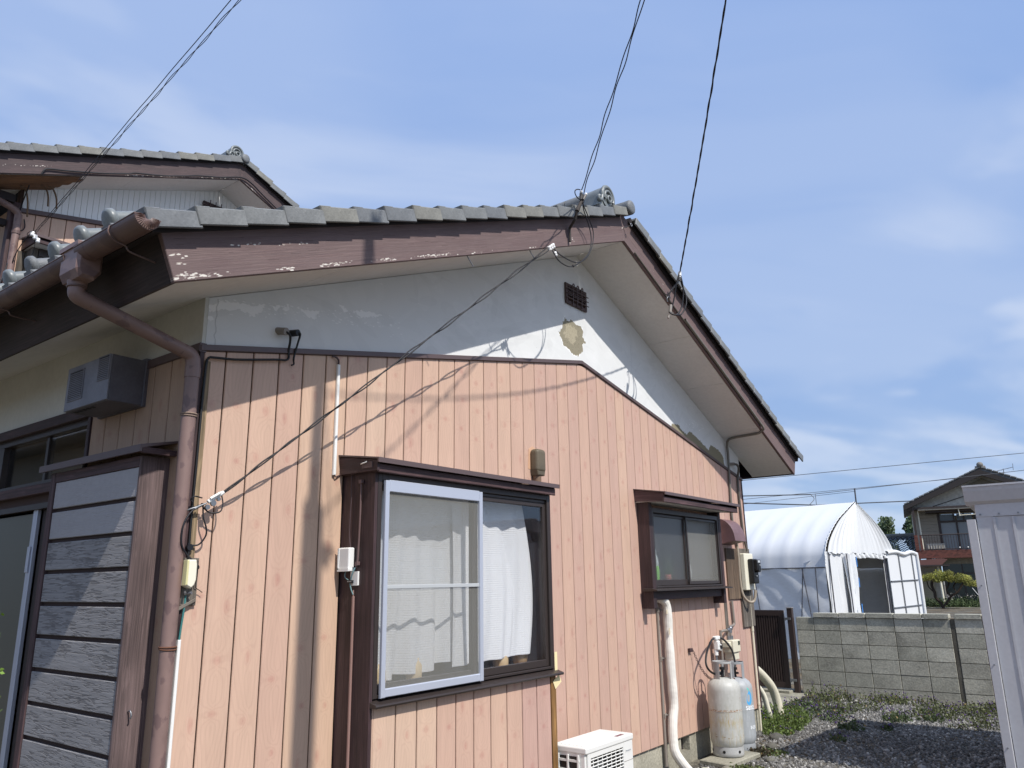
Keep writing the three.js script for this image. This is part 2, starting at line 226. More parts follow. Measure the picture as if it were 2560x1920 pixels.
function gableRoof(k) {
  const R = rng(k.seed), roof = grp('roof', k.parent);
  for (const side of [1, -1]) {
    const F = frame(side, k.xr, k.ry), L = (side > 0 ? k.xr - k.xl : k.xrt - k.xr) / cS, hn = k.h * cS, ap = g => { g = norm(g); g.applyMatrix4(F); return g; };
    const mx = pts => side > 0 ? pts : pts.map(p => [-p[0], p[1]]).reverse();
    // fascia board along the rake
    const fb = ext(mx([[-L, 0], [0, 0], [hn * .407, hn], [-L, hn]]), k.zf - .03, k.zf, .003);
    part('rake_fascia', ap(boardUV(fb, side > 0 ? -L : 0, 0, L, hn)), mat('#ffffff', { map: fasciaTex(k.seed + side, side > 0 ? k.flL : k.flR, L, hn, k.base), bumpMap: mottleBump, bumpScale: .001, roughness: .75 }), k.parent);
    // eave fascia
    part('eave_fascia', ap(muv(ext(mx([[-L + .001, .002], [-L + .028, .002], [-L + .028, hn - .004], [-L + .001, hn - .004]]), k.zb, k.zf - .031), 'z')), k.eaveMat || M.brown, k.parent);
    // roof deck, under board and covering
    part('roof_deck', ap(muv(ext(mx([[-L - .05, hn - .02], [0, hn - .02], [.0, hn + .05], [-L - .05, hn + .05]]), k.zb, k.zf + .02), 'z')), M.under, roof);
    // rake tiles
    const t = .018, len = k.pitch + .012, th = k.th, fz = k.flapZ;
    let tg = join([muv(ext([[0, 0], [len, -.004], [len, th - .010], [.0, th]], fz - t, fz, .004), 'x'), muv(ext([[-.002, th - .02], [len, th - .03], [len, th - .008], [-.002, th + .004]], fz - .16, fz - .004, .004), 'x'), muv(ext([[.0, th - .004], [.075, th - .006], [.072, th + .003], [.0, th + .006]], fz - .19, fz - .002, .003), 'x')]);
    tg.rotateZ(-.036); if (side < 0) tg = mirrorX(tg);
    const T0 = -L - k.first, n = Math.ceil((L + k.first) / k.pitch);
    for (let i = 0; i < n; i++) {
      const x = T0 + i * k.pitch; if (x > -.10) break; const m = prep(new THREE.Mesh(tg, [M.tile, M.tile, M.tile2, M.tile3][Math.floor(R() * 4)])); m.name = 'rake_tile';
      const loc = new THREE.Matrix4().makeTranslation(side * (x + (R() - .5) * .006), k.lift * cS + .012 + (R() - .5) * .006, (R() - .5) * .008).multiply(new THREE.Matrix4().makeRotationZ(side * (R() - .5) * .018));
      new THREE.Matrix4().multiplyMatrices(F, loc).decompose(m.position, m.quaternion, m.scale); roof.add(m);
    }
    // courses of covering tiles: one long rolled strip per column
    const cover = []; for (let z = k.zf - .24; z > k.zb; z -= .275) cover.push(muv(ext(mx([[-L - .10, hn + .05], [-.05, hn + .05], [-.05, hn + .10], [-L - .10, hn + .085]]), z - .07, z + .07, .03), 'x'));
    const cv = part('roof_covering', ap(join(cover)), M.tile2, roof); cv.userData.kind = 'stuff';
    // round-ended eave tiles
    if (side > 0 || k.bothEaves) {
      const et = join([tr(lathe([[0, .018], [.034, .017], [.045, .012], [.050, .003], [.050, -.014], [.043, -.022]], 24).rotateZ(Math.PI / 2), 0, 0, 0), rod([-.0, 0, 0], [.34, .0, 0], .036, .036, 16), tr(muv(ext([[.02, -.05], [.34, -.05], [.34, -.03], [.02, -.03]], -.235, -.03, .004), 'x'), 0, 0, 0)]); // disc faces -x
      const eg = side > 0 ? et : mirrorX(et);
      for (let z = k.eaveZ; z > k.zb + .1; z -= .275) { const m = prep(new THREE.Mesh(eg, R() < .5 ? M.glaze : M.tile2)); m.name = 'eave_tile'; const loc = new THREE.Matrix4().makeTranslation(side * (-L - k.eaveOut), k.eaveN, z); new THREE.Matrix4().multiplyMatrices(F, loc).decompose(m.position, m.quaternion, m.scale); roof.add(m); }
    }
    // soffit panels following the slope (front overhang and eave strip)
    const cut = k.joints[side > 0 ? 0 : 1]; let a = -L + .03;
    for (const b of [...cut, 0]) { part('soffit_panel', ap(muv(ext(mx([[a + .002, .003], [b - .002, .003], [b - .002, .012], [a + .002, .012]]), k.zw - .02, k.zf - .032), 'z')), M.soffit, k.parent); a = b; }
    if (side > 0) part('eave_soffit', ap(muv(ext([[-L + .03, .003], [-L + k.eaveW / cS, .003], [-L + k.eaveW / cS, .012], [-L + .03, .012]], k.zb, k.zw - .024), 'z')), M.soffit, k.parent);
  }
  // ridge: stacked courses and round cap tiles, end ornament and end disc
  const zr = k.zf - .15, yr = k.ry + k.h + .13, rg = [];
  for (let i = 0; i < 3; i++) rg.push(bx(k.xr - .13 + i * .02, k.xr + .13 - i * .02, yr + i * .035, yr + i * .035 + .028, k.zb, zr - .12, .006, 'z'));
  part('ridge', rg, M.tile2, roof);
  const rc = norm(new THREE.CylinderGeometry(.085, .085, .30, 20).rotateX(Math.PI / 2)); for (let z = zr - .28; z > k.zb; z -= .31) { const m = prep(new THREE.Mesh(rc, M.tile)); m.name = 'ridge_tile'; m.position.set(k.xr, yr + .12, z); roof.add(m); }
  const o = [], oz = zr, oy = yr + .10; // ogre-tile style end ornament: hood ring, inner scroll, flared feet
  o.push(tr(norm(new THREE.TorusGeometry(.098, .02, 8, 28, Math.PI * 1.25).rotateZ(-Math.PI * .125)), k.xr, oy, oz));
  o.push(tr(norm(new THREE.CylinderGeometry(.107, .10, .20, 24, 1, false).rotateX(Math.PI / 2)), k.xr, oy, oz - .10));
  o.push(tr(norm(new THREE.TorusGeometry(.06, .014, 7, 24, Math.PI * 1.3).rotateZ(-.3)), k.xr - .005, oy - .005, oz + .008), tr(norm(new THREE.TorusGeometry(.03, .012, 7, 20)), k.xr + .01, oy - .02, oz + .012));
  for (const s of [-1, 1]) { o.push(tube([[k.xr + s * .10, oy - .02, oz], [k.xr + s * .12, oy - .07, oz], [k.xr + s * .16, oy - .08, oz], [k.xr + s * .165, oy - .05, oz], [k.xr + s * .14, oy - .045, oz]], .018, 24)); o.push(muv(ext(rect(k.xr + s * .105 - .06, k.xr + s * .105 + .06, oy - .13, oy - .04), oz - .16, oz - .01, .012))); }
  part('ridge_ornament', o, M.glaze, roof);
  part('ridge_end_disc', [tr(lathe([[0, .026], [.04, .024], [.062, .014], [.068, 0], [.068, -.03], [.06, -.10]], 28).rotateX(Math.PI / 2), k.xr + .01, k.ry + k.h + .055, k.flapZ + .005), tr(norm(new THREE.CylinderGeometry(.06, .065, .22, 20).rotateX(Math.PI / 2)), k.xr + .005, k.ry + k.h + .06, k.flapZ - .12)], M.tile2, roof);
  return roof;
}
// vertical siding boards; each one a mesh. bot/top are functions of x; local frame z is outward
let plankNo = 0;
function planks(parent, edges, bot, top, z0, z1, X, mats, split, gap = .0042) {
  const R = rng(77 + edges.length);
  for (let i = 0; i + 1 < edges.length; i++) {
    const a = edges[i] + gap, b = edges[i + 1] - gap; if (b - a < .01) continue;
    const segs = split ? split(a, b, bot, top) : [[bot(a), bot(b), top(a), top(b)]];
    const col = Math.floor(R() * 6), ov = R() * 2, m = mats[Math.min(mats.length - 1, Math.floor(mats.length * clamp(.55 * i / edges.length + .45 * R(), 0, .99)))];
    for (const [ba, bb, ta, tb] of segs) {
      const g = muv(ext([[a, ba], [b, bb], [b, tb], [a, ta]], z0, z1, .0035), 'y', col * .167 - a + .001, ov); if (X) g.applyMatrix4(X);
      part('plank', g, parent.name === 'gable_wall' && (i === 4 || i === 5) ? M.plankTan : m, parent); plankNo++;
    }
  }
}

// ---------- the single-storey house ----------
const HW = 7.45, XR = 3.725, RY = 4.700;
const house = thing('house', 'single-storey house with pink wood-look siding, white gable and grey tiled roof in front', 'house');
const trimY = x => 2.888 + .197 * Math.min(x, HW - x), soffY = x => RY - .407 * Math.abs(x - XR);
{
  const w = house;
  // backing wall with window openings (behind the siding) and stucco gable above the trim
  const sh = new THREE.Shape([[0, .2], [HW, .2], [HW, trimY(HW) + .02], [XR, trimY(XR) + .02], [0, trimY(0) + .02]].map(p => new THREE.Vector2(...p)));
  for (const [a, b, c, d] of [[1.06, 2.70, 1.12, 2.28], [4.72, 6.28, 1.64, 2.34]]) sh.holes.push(new THREE.Path(rect(a, b, c, d).reverse().map(p => new THREE.Vector2(...p))));
  const wall = part('gable_wall', muv(new THREE.ExtrudeGeometry(sh, { depth: .1, bevelEnabled: false }).translate(0, 0, -.125)), M.backing, w);
  const edges = [0.012]; for (let k = 0; k < 44; k++) edges.push(.142 + .167 * k); edges.push(HW - .012);
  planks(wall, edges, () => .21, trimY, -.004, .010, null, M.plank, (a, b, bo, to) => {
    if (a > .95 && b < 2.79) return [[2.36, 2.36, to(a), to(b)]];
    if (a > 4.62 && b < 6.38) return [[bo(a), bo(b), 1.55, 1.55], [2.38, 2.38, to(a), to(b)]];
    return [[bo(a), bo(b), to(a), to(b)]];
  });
  // stucco texture: peeled paint patches
  const SX0 = -.05, SX1 = 7.5, SY0 = 2.8, SY1 = 4.85, R = rng(12);
  const P2 = (W, H) => (x, y) => [(x - SX0) / (SX1 - SX0) * W, H - (y - SY0) / (SY1 - SY0) * H];
  const blob = (c, px, pts, jag, fill) => { c.fillStyle = fill; c.beginPath(); const q = []; pts.forEach((p, i) => { const n = pts[(i + 1) % pts.length], L = Math.hypot(n[0] - p[0], n[1] - p[1]), k = Math.max(2, Math.ceil(L / .012)); for (let j = 0; j < k; j++) q.push([lerp(p[0], n[0], j / k) + (R() - .5) * jag, lerp(p[1], n[1], j / k) + (R() - .5) * jag]); }); q.forEach(p => c.lineTo(...px(...p))); c.closePath(); c.fill(); };
  const bare = [[3.50, 4.03], [3.53, 3.99], [3.60, 4.02], [3.653, 4.015], [3.69, 3.985], [3.772, 4.001], [3.80, 3.95], [3.79, 3.90], [3.838, 3.858], [3.78, 3.832], [3.774, 3.76], [3.705, 3.70], [3.62, 3.69], [3.55, 3.72], [3.45, 3.745], [3.43, 3.80], [3.386, 3.846], [3.44, 3.90], [3.46, 3.96]];
  const lowp = [[5.555, 3.262], [5.574, 3.345], [5.757, 3.355], [5.766, 3.32], [5.937, 3.275], [6.021, 3.325], [6.18, 3.29], [6.337, 3.235], [6.524, 3.17], [6.58, 3.235], [6.62, 3.24], [6.807, 3.21], [6.952, 3.14], [6.98, 2.95], [6.4, 3.05]];
  const peel = [[[.02, 3.15], [.03, 3.115], [.09, 3.14], [.19, 3.18], [.28, 3.16], [.341, 3.19], [.367, 3.256], [.30, 3.225], [.19, 3.212], [.10, 3.195], [.087, 3.183]], [[.40, 3.262], [.45, 3.225], [.47, 3.27]], [[.48, 3.25], [.54, 3.262], [.52, 3.30]], [[.598, 3.289], [.66, 3.26], [.71, 3.262], [.76, 3.327], [.68, 3.30]], [[.895, 3.40], [.94, 3.365], [.97, 3.38], [.93, 3.40]], [[1.01, 3.395], [1.06, 3.37], [1.11, 3.372], [1.18, 3.40], [1.265, 3.43], [1.16, 3.425], [1.10, 3.42]], [[.01, 3.075], [.05, 3.07], [.055, 3.085], [.015, 3.09]]];
  const stMap = ctex(2048, 1024, (c, W, H) => {
    const px = P2(W, H); c.fillStyle = '#dbdcda'; c.fillRect(0, 0, W, H);
    for (let i = 0; i < 900; i++) { c.fillStyle = R() < .5 ? 'rgba(255,255,255,.05)' : 'rgba(150,152,152,.05)'; c.beginPath(); c.ellipse(R() * W, R() * H, 6 + R() * 60, 4 + R() * 24, R() * 3, 0, 7); c.fill(); }
    for (const p of peel) { blob(c, px, p, .018, '#f0f0ee'); }
    for (let i = 0; i < 120; i++) { const x = .02 + R() * 1.4; const [X, Y] = px(x, 3.15 + .19 * x + (R() - .5) * .09); c.fillStyle = '#eeeeec'; c.fillRect(X, Y, 1 + R() * 5, 1 + R() * 3); }
    for (let i = 0; i < 50; i++) { const [X, Y] = px(.8 + R() * 6, 3 + R() * .9); c.fillStyle = R() < .6 ? '#e8e8e6' : '#c3c3bf'; c.fillRect(X, Y, 1 + R() * 6, 1 + R() * 3); }
    for (let i = 0; i < 26; i++) { const [X, Y] = px(5.9 + R() * .5, 3.36 + R() * .12); c.fillStyle = '#efefed'; c.fillRect(X, Y, 2 + R() * 5, 2 + R() * 3); }
    blob(c, px, bare.map(p => [lerp(3.6, p[0], 1.04), lerp(3.85, p[1], 1.04)]), .016, '#f0f0ee'); blob(c, px, bare, .02, '#8d8672'); blob(c, px, bare.map(p => [lerp(3.62, p[0], .5) - .03, lerp(3.85, p[1], .55) + .03]), .05, '#a89f88');
    blob(c, px, lowp, .02, '#8b836c');
    const ids = (x0, y0, x1, y1, n) => { const [a, b] = px(x0, y1), [e, f] = px(x1, y0); for (let i = 0; i < n; i++) { const x = a + R() * (e - a), y = b + R() * (f - b); const d = c.getImageData ? null : 0; c.fillStyle = R() < .5 ? 'rgba(60,54,40,.16)' : 'rgba(200,190,165,.14)'; c.fillRect(x, y, 1 + R() * 3, 1 + R() * 3); } };
    ids(3.46, 3.74, 3.76, 3.95, 500);
    c.strokeStyle = 'rgba(120,120,118,.5)'; c.lineWidth = 1; c.beginPath(); for (let i = 0; i < 14; i++) { const [X, Y] = px(.07 + (R() - .5) * .012, 3.2 - i * .023); c.lineTo(X, Y); } c.stroke();
    c.strokeStyle = 'rgba(150,150,148,.4)'; c.beginPath(); for (let i = 0; i < 12; i++) { const [X, Y] = px(4.72 + (R() - .5) * .02, 4.05 - i * .03); c.lineTo(X, Y); } c.stroke();
  });
  const stBump = ctex(2048, 1024, (c, W, H) => { const px = P2(W, H); c.fillStyle = '#c8c8c8'; c.fillRect(0, 0, W, H); for (let i = 0; i < 22000; i++) { c.fillStyle = R() < .5 ? 'rgba(230,230,230,.25)' : 'rgba(150,150,150,.22)'; c.fillRect(R() * W, R() * H, 1 + R() * 2, 1 + R() * 2); } for (const p of peel) blob(c, px, p, .012, '#8a8a8a'); blob(c, px, bare, .02, '#3a3a3a'); blob(c, px, lowp, .02, '#3a3a3a'); }, false);
  const st = boardUV(ext([[.021, trimY(0) + .016], [XR, trimY(XR) + .016], [HW, trimY(HW) + .016], [HW, soffY(HW)], [XR, soffY(XR)], [.021, soffY(.021)]], -.1, 0), SX0, SY0, SX1 - SX0, SY1 - SY0);
  part('stucco_gable', st, new THREE.MeshStandardMaterial({ map: stMap, bumpMap: stBump, bumpScale: .004, roughness: .92 }), w);
  // trim boards between stucco and siding, corner posts
  for (const s of [1, -1]) { const q = s > 0 ? [[-.015, trimY(0) - .002], [XR, trimY(XR)], [XR, trimY(XR) + .05], [-.015, trimY(0) + .047]] : [[XR, trimY(XR)], [HW + .015, trimY(HW) - .002], [HW + .015, trimY(HW) + .047], [XR, trimY(XR) + .05]]; part('trim_board', muv(ext(q.map((p, i) => i > 1 ? [p[0], p[1] - .016] : p), -.02, .026, .003), 'x'), M.brownMetal, w); }
  part('corner_post', bx(-.012, .012, .2, 2.886, -.03, .016, .002), M.brownDark, w); part('corner_post', bx(HW - .012, HW + .012, .2, 2.886, -.03, .016, .002), M.brownDark, w);
  part('corner_batten', [bx(.016, .05, 1.66, 2.84, .011, .019, .002)], mat('#b39a78', { map: woodTex, roughness: .8 }), w, 'bare wood strip beside the corner');
  // foundation with vent opening, side and back walls
  const fsh = new THREE.Shape(rect(.02, HW - .02, -.3, .206).map(p => new THREE.Vector2(...p))); fsh.holes.push(new THREE.Path(rect(5.32, 5.51, .06, .195).reverse().map(p => new THREE.Vector2(...p))));
  part('foundation', [muv(new THREE.ExtrudeGeometry(fsh, { depth: .12, bevelEnabled: false }).translate(0, 0, -.135)), bx(.02, .14, -.3, .2, -6.3, -.14), bx(HW - .14, HW - .02, -.3, .2, -6.3, -.14)], M.foundation, w);
  part('vent_slot', bx(5.32, 5.51, .06, .195, -.11, -.09), M.under, w);
  // left wall in its own frame: local x = world z, local z = outward (-x)
  const LX = new THREE.Matrix4().makeBasis(V(0, 0, 1), V(0, 1, 0), V(-1, 0, 0));
  const lsh = new THREE.Shape(rect(-6.3, -.11, .2, 3.198).map(p => new THREE.Vector2(...p))); for (const [a, b, c, d] of [[-2.95, -1.16, .35, 2.22], [-2.95, -1.16, 2.36, 2.69]]) lsh.holes.push(new THREE.Path(rect(a, b, c, d).reverse().map(p => new THREE.Vector2(...p))));
  const sw = part('side_wall', muv(new THREE.ExtrudeGeometry(lsh, { depth: .1, bevelEnabled: false }).translate(0, 0, -.125)).applyMatrix4(LX), M.backing, w);
  const le = []; for (let i = 0; i < 8; i++) le.push(-1.125 + i * .1725); le[7] = -.012;
  planks(sw, le, a => a > -.2 ? .21 : .21, () => 2.885, -.004, .010, LX, [M.plankSide], null);
  const lsh2 = [[-6.3, 2.93], [-.001, 2.93], [-.001, 3.20], [-6.3, 3.20]];
  part('side_stucco', [muv(ext(lsh2, -.02, 0)).applyMatrix4(LX), muv(ext(rect(-6.3, -1.15, 2.76, 2.93), -.02, -.0005)).applyMatrix4(LX)], M.stuccoSide, w);
  part('side_trim', muv(ext(rect(-1.15, .02, 2.882, 2.93), -.02, .022, .003), 'x').applyMatrix4(LX), M.brownMetal, w);
  part('right_wall', [bx(HW - .10, HW - .002, .2, 3.19, -6.3, -.11)], M.backing, w); part('back_wall', bx(0, HW, -.05, 3.2, -6.42, -6.31), M.stuccoSide, w);
  part('ceiling', bx(.1, HW - .1, 2.75, 2.80, -6.3, -.11), M.interior, w);
  part('interior_floor', bx(.1, HW - .1, .35, .40, -6.3, -.11), M.interior, w);
  for (const q of [[.9, .94, .4, 2.75, -2.6, -.12], [3.1, 3.14, .4, 2.75, -2.6, -.12], [.94, 3.1, .4, 2.75, -2.64, -2.6], [4.4, 4.44, .4, 2.75, -2, -.12], [6.5, 6.54, .4, 2.75, -2, -.12], [4.44, 6.5, .4, 2.75, -2.04, -2]]) part('interior_wall', bx(...q), M.interior, w);
  gableRoof({ parent: w, seed: 31, ry: RY, xr: XR, xl: -.456, xrt: 7.98, zw: -.0, zf: .526, zb: -6.3, h: .26, lift: .235, th: .083, pitch: .2442, first: .09, flapZ: .60, eaveZ: .27, eaveOut: .065, eaveN: .358, eaveW: .47, joints: [[-3.43, -2.56, -1.3], [-3.4, -2.4, -1.5]], bothEaves: true, eaveMat: mat('#4a3d3c', { map: woodTex, roughness: .7 }),
    flL: [[.05, .02, 60, .10, .025], [.18, .02, 40, .09, .014], [.62, .015, 26, .07, .012], [.95, .018, 60, .12, .014], [1.35, .018, 34, .09, .012], [1.75, .02, 70, .16, .012], [2.2, .012, 20, .3, .01], [.45, .15, 14, .14, .006], [.72, .142, 16, .12, .006], [.04, .10, 14, .05, .05], [3.55, .04, 26, .07, .04], [3.0, .012, 16, .3, .008]], flR: [[.9, .10, 6, .5, .05]] });
  // attic louvre
  const av = part('attic_vent', [bx(3.50, 3.53, 4.16, 4.36, 0, .022, .003), bx(3.825, 3.855, 4.16, 4.36, 0, .022, .003), bx(3.53, 3.825, 4.16, 4.19, 0, .022, .003), bx(3.53, 3.825, 4.33, 4.36, 0, .022, .003), bx(3.53, 3.825, 4.19, 4.33, .001, .004)], mat('#4a3836', { roughness: .6 }), w);
  for (let i = 0; i < 4; i++) part('louvre', muv(ext([[-.016, -.001], [.016, -.001], [.016, .003], [-.016, .003]], 3.53, 3.825).rotateY(Math.PI / 2).rotateX(0).translate(0, 0, 0)).applyMatrix4(new THREE.Matrix4().makeTranslation(0, 4.21 + i * .035, .012)), M.brownMetal, av);
  for (let i = 0; i < 3; i++) part('grille_bar', tube([[3.595 + i * .075, 4.14 + .02 * (i % 2), .03], [3.60 + i * .075, 4.26, .032], [3.60 + i * .075, 4.35, .03], [3.615 + i * .075, 4.375, .03], [3.63 + i * .075, 4.36, .03], [3.625 + i * .075, 4.345, .03]], .005, 24), M.brownMetal, av);
  for (let i = 0; i < 3; i++) part('grille_bar', rod([3.485, 4.215 + i * .045, .03], [3.87, 4.215 + i * .045, .03], .0045, .0045, 6), M.brownMetal, av);
  // pipe stubs on the stucco
  part('pipe_stub', rod([.46, 3.12, -.01], [.475, 3.105, .06], .022, .022, 14), M.greyPipe, w); part('pipe_stub', rod([.545, 3.125, -.01], [.56, 3.12, .055], .02, .02, 14), M.black, w);
  part('pipe_stub', rod([7.14, 3.07, -.01], [7.15, 3.065, .06], .02, .02, 14), M.greyPipe, w);

  // ---- bay window ----
  const b = grp('bay_window', w, 'deep bay window with silver screen and white lace curtains'); const ZB = .285;
  part('side_panel', bx(.982, 1.004, -.04, 2.335, 0, ZB, .002), M.brownDark, b); part('side_panel', bx(2.742, 2.762, -.04, 2.335, 0, ZB - .001, .002), M.brownDark, b);
  const be = [1.012]; for (let i = 0; i < 10; i++) be.push(1.184 + i * .1687); 
  part('lower_backing', bx(1.006, 2.70, -.04, 1.045, .235, ZB - .032), M.groove, b);
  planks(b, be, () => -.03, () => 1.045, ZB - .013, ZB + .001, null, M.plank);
  part('edge_strip', bx(1.0045, 1.012, -.03, 1.045, .26, ZB + .002, .001), M.plank[1], b);
  part('corner_trim', bx(2.705, 2.765, -.04, 1.035, .20, ZB + .006, .003), M.orange, b, 'bare orange-brown wooden corner strip');
  part('sill', muv(ext([[-.335, 1.045], [-.255, 1.045], [-.255, 1.088], [-.30, 1.072], [-.335, 1.062], [-.34, 1.055]], .985, 2.80, .002).rotateY(Math.PI / 2), 'x'), M.alu, b);
  part('window_frame', [bx(1.004, 1.036, 1.088, 2.325, .20, ZB + .004, .003), bx(2.712, 2.744, 1.088, 2.325, .20, ZB + .004, .003), bx(1.036, 2.712, 2.285, 2.325, .20, ZB + .004, .003), bx(1.036, 2.712, 1.088, 1.106, .20, ZB + .002, .003), bx(1.036, 2.712, 2.262, 2.284, .23, ZB - .012, .003)], M.alu, b);
  const sash = (x0, x1, z, n) => { const s = part('sash', [bx(x0, x0 + .035, 1.108, 2.262, z, z + .026, .003), bx(x1 - .035, x1, 1.108, 2.262, z, z + .026, .003), bx(x0 + .035, x1 - .035, 1.108, 1.155, z, z + .026, .003), bx(x0 + .035, x1 - .035, 2.232, 2.262, z, z + .026, .003)], M.alu, b); part('pane', bx(x0 + .034, x1 - .034, 1.154, 2.234, z + .010, z + .014), M.glass, b); };
  sash(1.036, 1.925, .215); sash(1.885, 2.712, .246);
  const sc = [bx(1.040, 1.072, 1.090, 2.283, .292, .316, .004), bx(1.892, 1.924, 1.090, 2.283, .292, .316, .004), bx(1.0725, 1.8915, 2.218, 2.288, .293, .314, .004), bx(1.0725, 1.8915, 1.092, 1.137, .293, .314, .004)];
  part('screen_frame', sc, M.silver, b); part('screen_bar', bx(1.0725, 1.8915, 1.668, 1.690, .302, .309, .002), mat('#b4b7b8', { roughness: .5 }), b); part('insect_screen', bx(1.072, 1.892, 1.137, 2.218, .2985, .2995), M.mesh, b);
  const hp = muv(ext([[0, 2.453], [-.364, 2.403], [-.364, 2.374], [-.352, 2.374], [-.352, 2.394], [0, 2.443]].map(p => p), .932, 2.779, .001).rotateY(Math.PI / 2), 'x');
  part('hood_roof', hp, M.brownMetal, b);
  part('hood_end', muv(ext([[0, 2.33], [-.34, 2.33], [-.34, 2.392], [0, 2.44]], .945, .962, .001).rotateY(Math.PI / 2), 'z'), M.brownDark, b); part('hood_end', [muv(ext([[0, 2.33], [-.33, 2.33], [-.33, 2.392], [0, 2.44]], 2.745, 2.762, .001).rotateY(Math.PI / 2), 'z')], M.brownDark, b);
  part('hood_fascia', bx(.963, 2.764, 2.322, 2.372, .315, .334, .004, 'x'), M.brown, b); part('hood_ceiling', bx(.963, 2.745, 2.326, 2.336, .0, .3145, 0, 'x'), M.brownDark, b);
  part('latch_hook', [tube([[.944, 2.378, .20], [.935, 2.378, .22], [.935, 2.382, .25], [.938, 2.388, .255]], .004, 12)], M.white, b);
  part('cover_plate', bx(.94, .9445, 2.35, 2.385, .21, .30, .002), M.brownMetal, b);
  part('inner_ledge', bx(1.006, 2.741, 1.09, 1.112, .015, .19, .002, 'x'), M.orange, b);
  const tp = mat('#e8d9a8', { roughness: .8 }); part('tape_scrap', [bx(2.752, 2.785, 1.04, 1.20, .291, .293).applyMatrix4(new THREE.Matrix4().makeTranslation(0, 0, 0)), tr(bx(-.03, .06, -.03, .03, 0, .002).rotateZ(.5), 2.76, .99, .294)], tp, b, 'torn scrap of pale masking tape');

  // ---- kitchen window ----
  const k = grp('kitchen_window', w, 'small frosted kitchen window with dark wooden box frame'); const ZK = .14;
  part('side_panel', bx(4.637, 4.70, 1.43, 2.43, 0, ZK, .003), M.brownDark, k); part('side_panel', bx(6.30, 6.36, 1.43, 2.43, 0, ZK, .003), M.brownDark, k);
  part('window_frame', [bx(4.702, 4.735, 1.615, 2.37, .02, ZK - .004, .003), bx(6.268, 6.298, 1.615, 2.37, .02, ZK - .004, .003), bx(4.735, 6.268, 2.325, 2.37, .02, ZK - .004, .003), bx(4.735, 6.268, 1.615, 1.632, .02, ZK - .004, .003)], M.alu, k);
  const ks = (x0, x1, z, m) => { part('sash', [bx(x0, x0 + .032, 1.634, 2.322, z, z + .024, .003), bx(x1 - .032, x1, 1.634, 2.322, z, z + .024, .003), bx(x0 + .032, x1 - .032, 1.634, 1.69, z, z + .024, .003), bx(x0 + .032, x1 - .032, 2.295, 2.322, z, z + .024, .003)], M.alu, k); part('pane', bx(x0 + .03, x1 - .03, 1.688, 2.297, z + .009, z + .013), M.frosted, k); };
  ks(4.737, 5.50, .075); ks(5.46, 6.266, .045);
  part('screen_frame', [bx(5.485, 5.512, 1.640, 2.318, .108, .122, .002), bx(6.24, 6.264, 1.640, 2.318, .108, .122, .002), bx(5.512, 6.24, 1.640, 1.672, .108, .122, .002), bx(5.512, 6.24, 2.296, 2.318, .108, .122, .002)], M.alu, k); part('insect_screen', bx(5.512, 6.24, 1.672, 2.296, .114, .115), M.mesh, k);
  part('sill', muv(ext([[-.195, 1.588], [-.05, 1.585], [-.05, 1.614], [-.14, 1.612], [-.195, 1.6]], 4.605, 6.425, .002).rotateY(Math.PI / 2), 'x'), M.alu, k); part('apron', bx(4.702, 6.298, 1.505, 1.583, .06, .118, .003, 'x'), M.brownDark, k);
  part('hood_roof', muv(ext([[0, 2.552], [-.35, 2.500], [-.35, 2.472], [-.338, 2.470], [-.338, 2.49], [0, 2.542]], 4.587, 6.445, .001).rotateY(Math.PI / 2), 'x'), M.brownMetal, k);
  part('hood_end', muv(ext([[0, 2.43], [-.325, 2.405], [-.325, 2.488], [0, 2.54]], 4.60, 4.615, .001).rotateY(Math.PI / 2), 'z'), M.brown, k); part('hood_end', [muv(ext([[0, 2.43], [-.325, 2.405], [-.325, 2.488], [0, 2.54]], 6.41, 6.425, .001).rotateY(Math.PI / 2), 'z')], M.brown, k);
  part('hood_fascia', bx(4.616, 6.409, 2.404, 2.455, .305, .326, .004, 'x'), M.brown, k); part('hood_soffit', bx(4.616, 6.409, 2.418, 2.426, 0, .3045), M.soffit, k);

  // ---- left side: shutter box, glazed door, transom ----
  const sb = grp('shutter_box', w, 'tall wooden storm-shutter box with flaking grey boards'); const fl = g => norm(g).applyMatrix4(LX);
  const Rb = rng(9);
  for (let i = 0; i < 13; i++) { const y1 = 2.287 - i * .1698, y0 = y1 - .148; const g = ext(rect(-1.148, -.207, y0, y1), .14, .155, .003), q = g.clone(); const u = muv(g, 'x', Rb() * 3, Rb() * 3); part('shutter_board', fl(u), i < 2 ? M.flakeLight : M.flake, sb); }
  part('board_backing', fl(bx(-1.16, -.19, .05, 2.30, .10, .139)), M.groove, sb);
  part('end_panel', fl(bx(-.206, -.186, -.02, 2.342, .0, .160, .003)), M.brownFaded, sb); part('stile', fl(bx(-1.21, -1.150, -.02, 2.345, .0, .162, .003)), M.brown, sb); part('top_rail', fl(bx(-1.150, -.206, 2.288, 2.344, .10, .160, .003, 'x')), M.brown, sb);
  part('hood_roof', fl(muv(ext([[0, 2.43], [-.205, 2.388], [-.205, 2.352], [-.192, 2.352], [-.192, 2.372], [0, 2.418]], -1.275, -.125, .001).rotateY(Math.PI / 2), 'x')), M.brownMetal, sb);
  part('hood_end', fl(bx(-.150, -.1255, 2.347, 2.376, .0, .19, .001, 'z')), M.brown, sb);
  part('hook', [tube([[-.10, 1.135, -.183], [-.10, 1.14, -.165], [-.098, 1.12, -.155], [-.10, 1.105, -.16]], .004, 14)], M.steel, sb);
  const dr = grp('glazed_door', w, 'dark framed sliding glass door beside the shutter box');
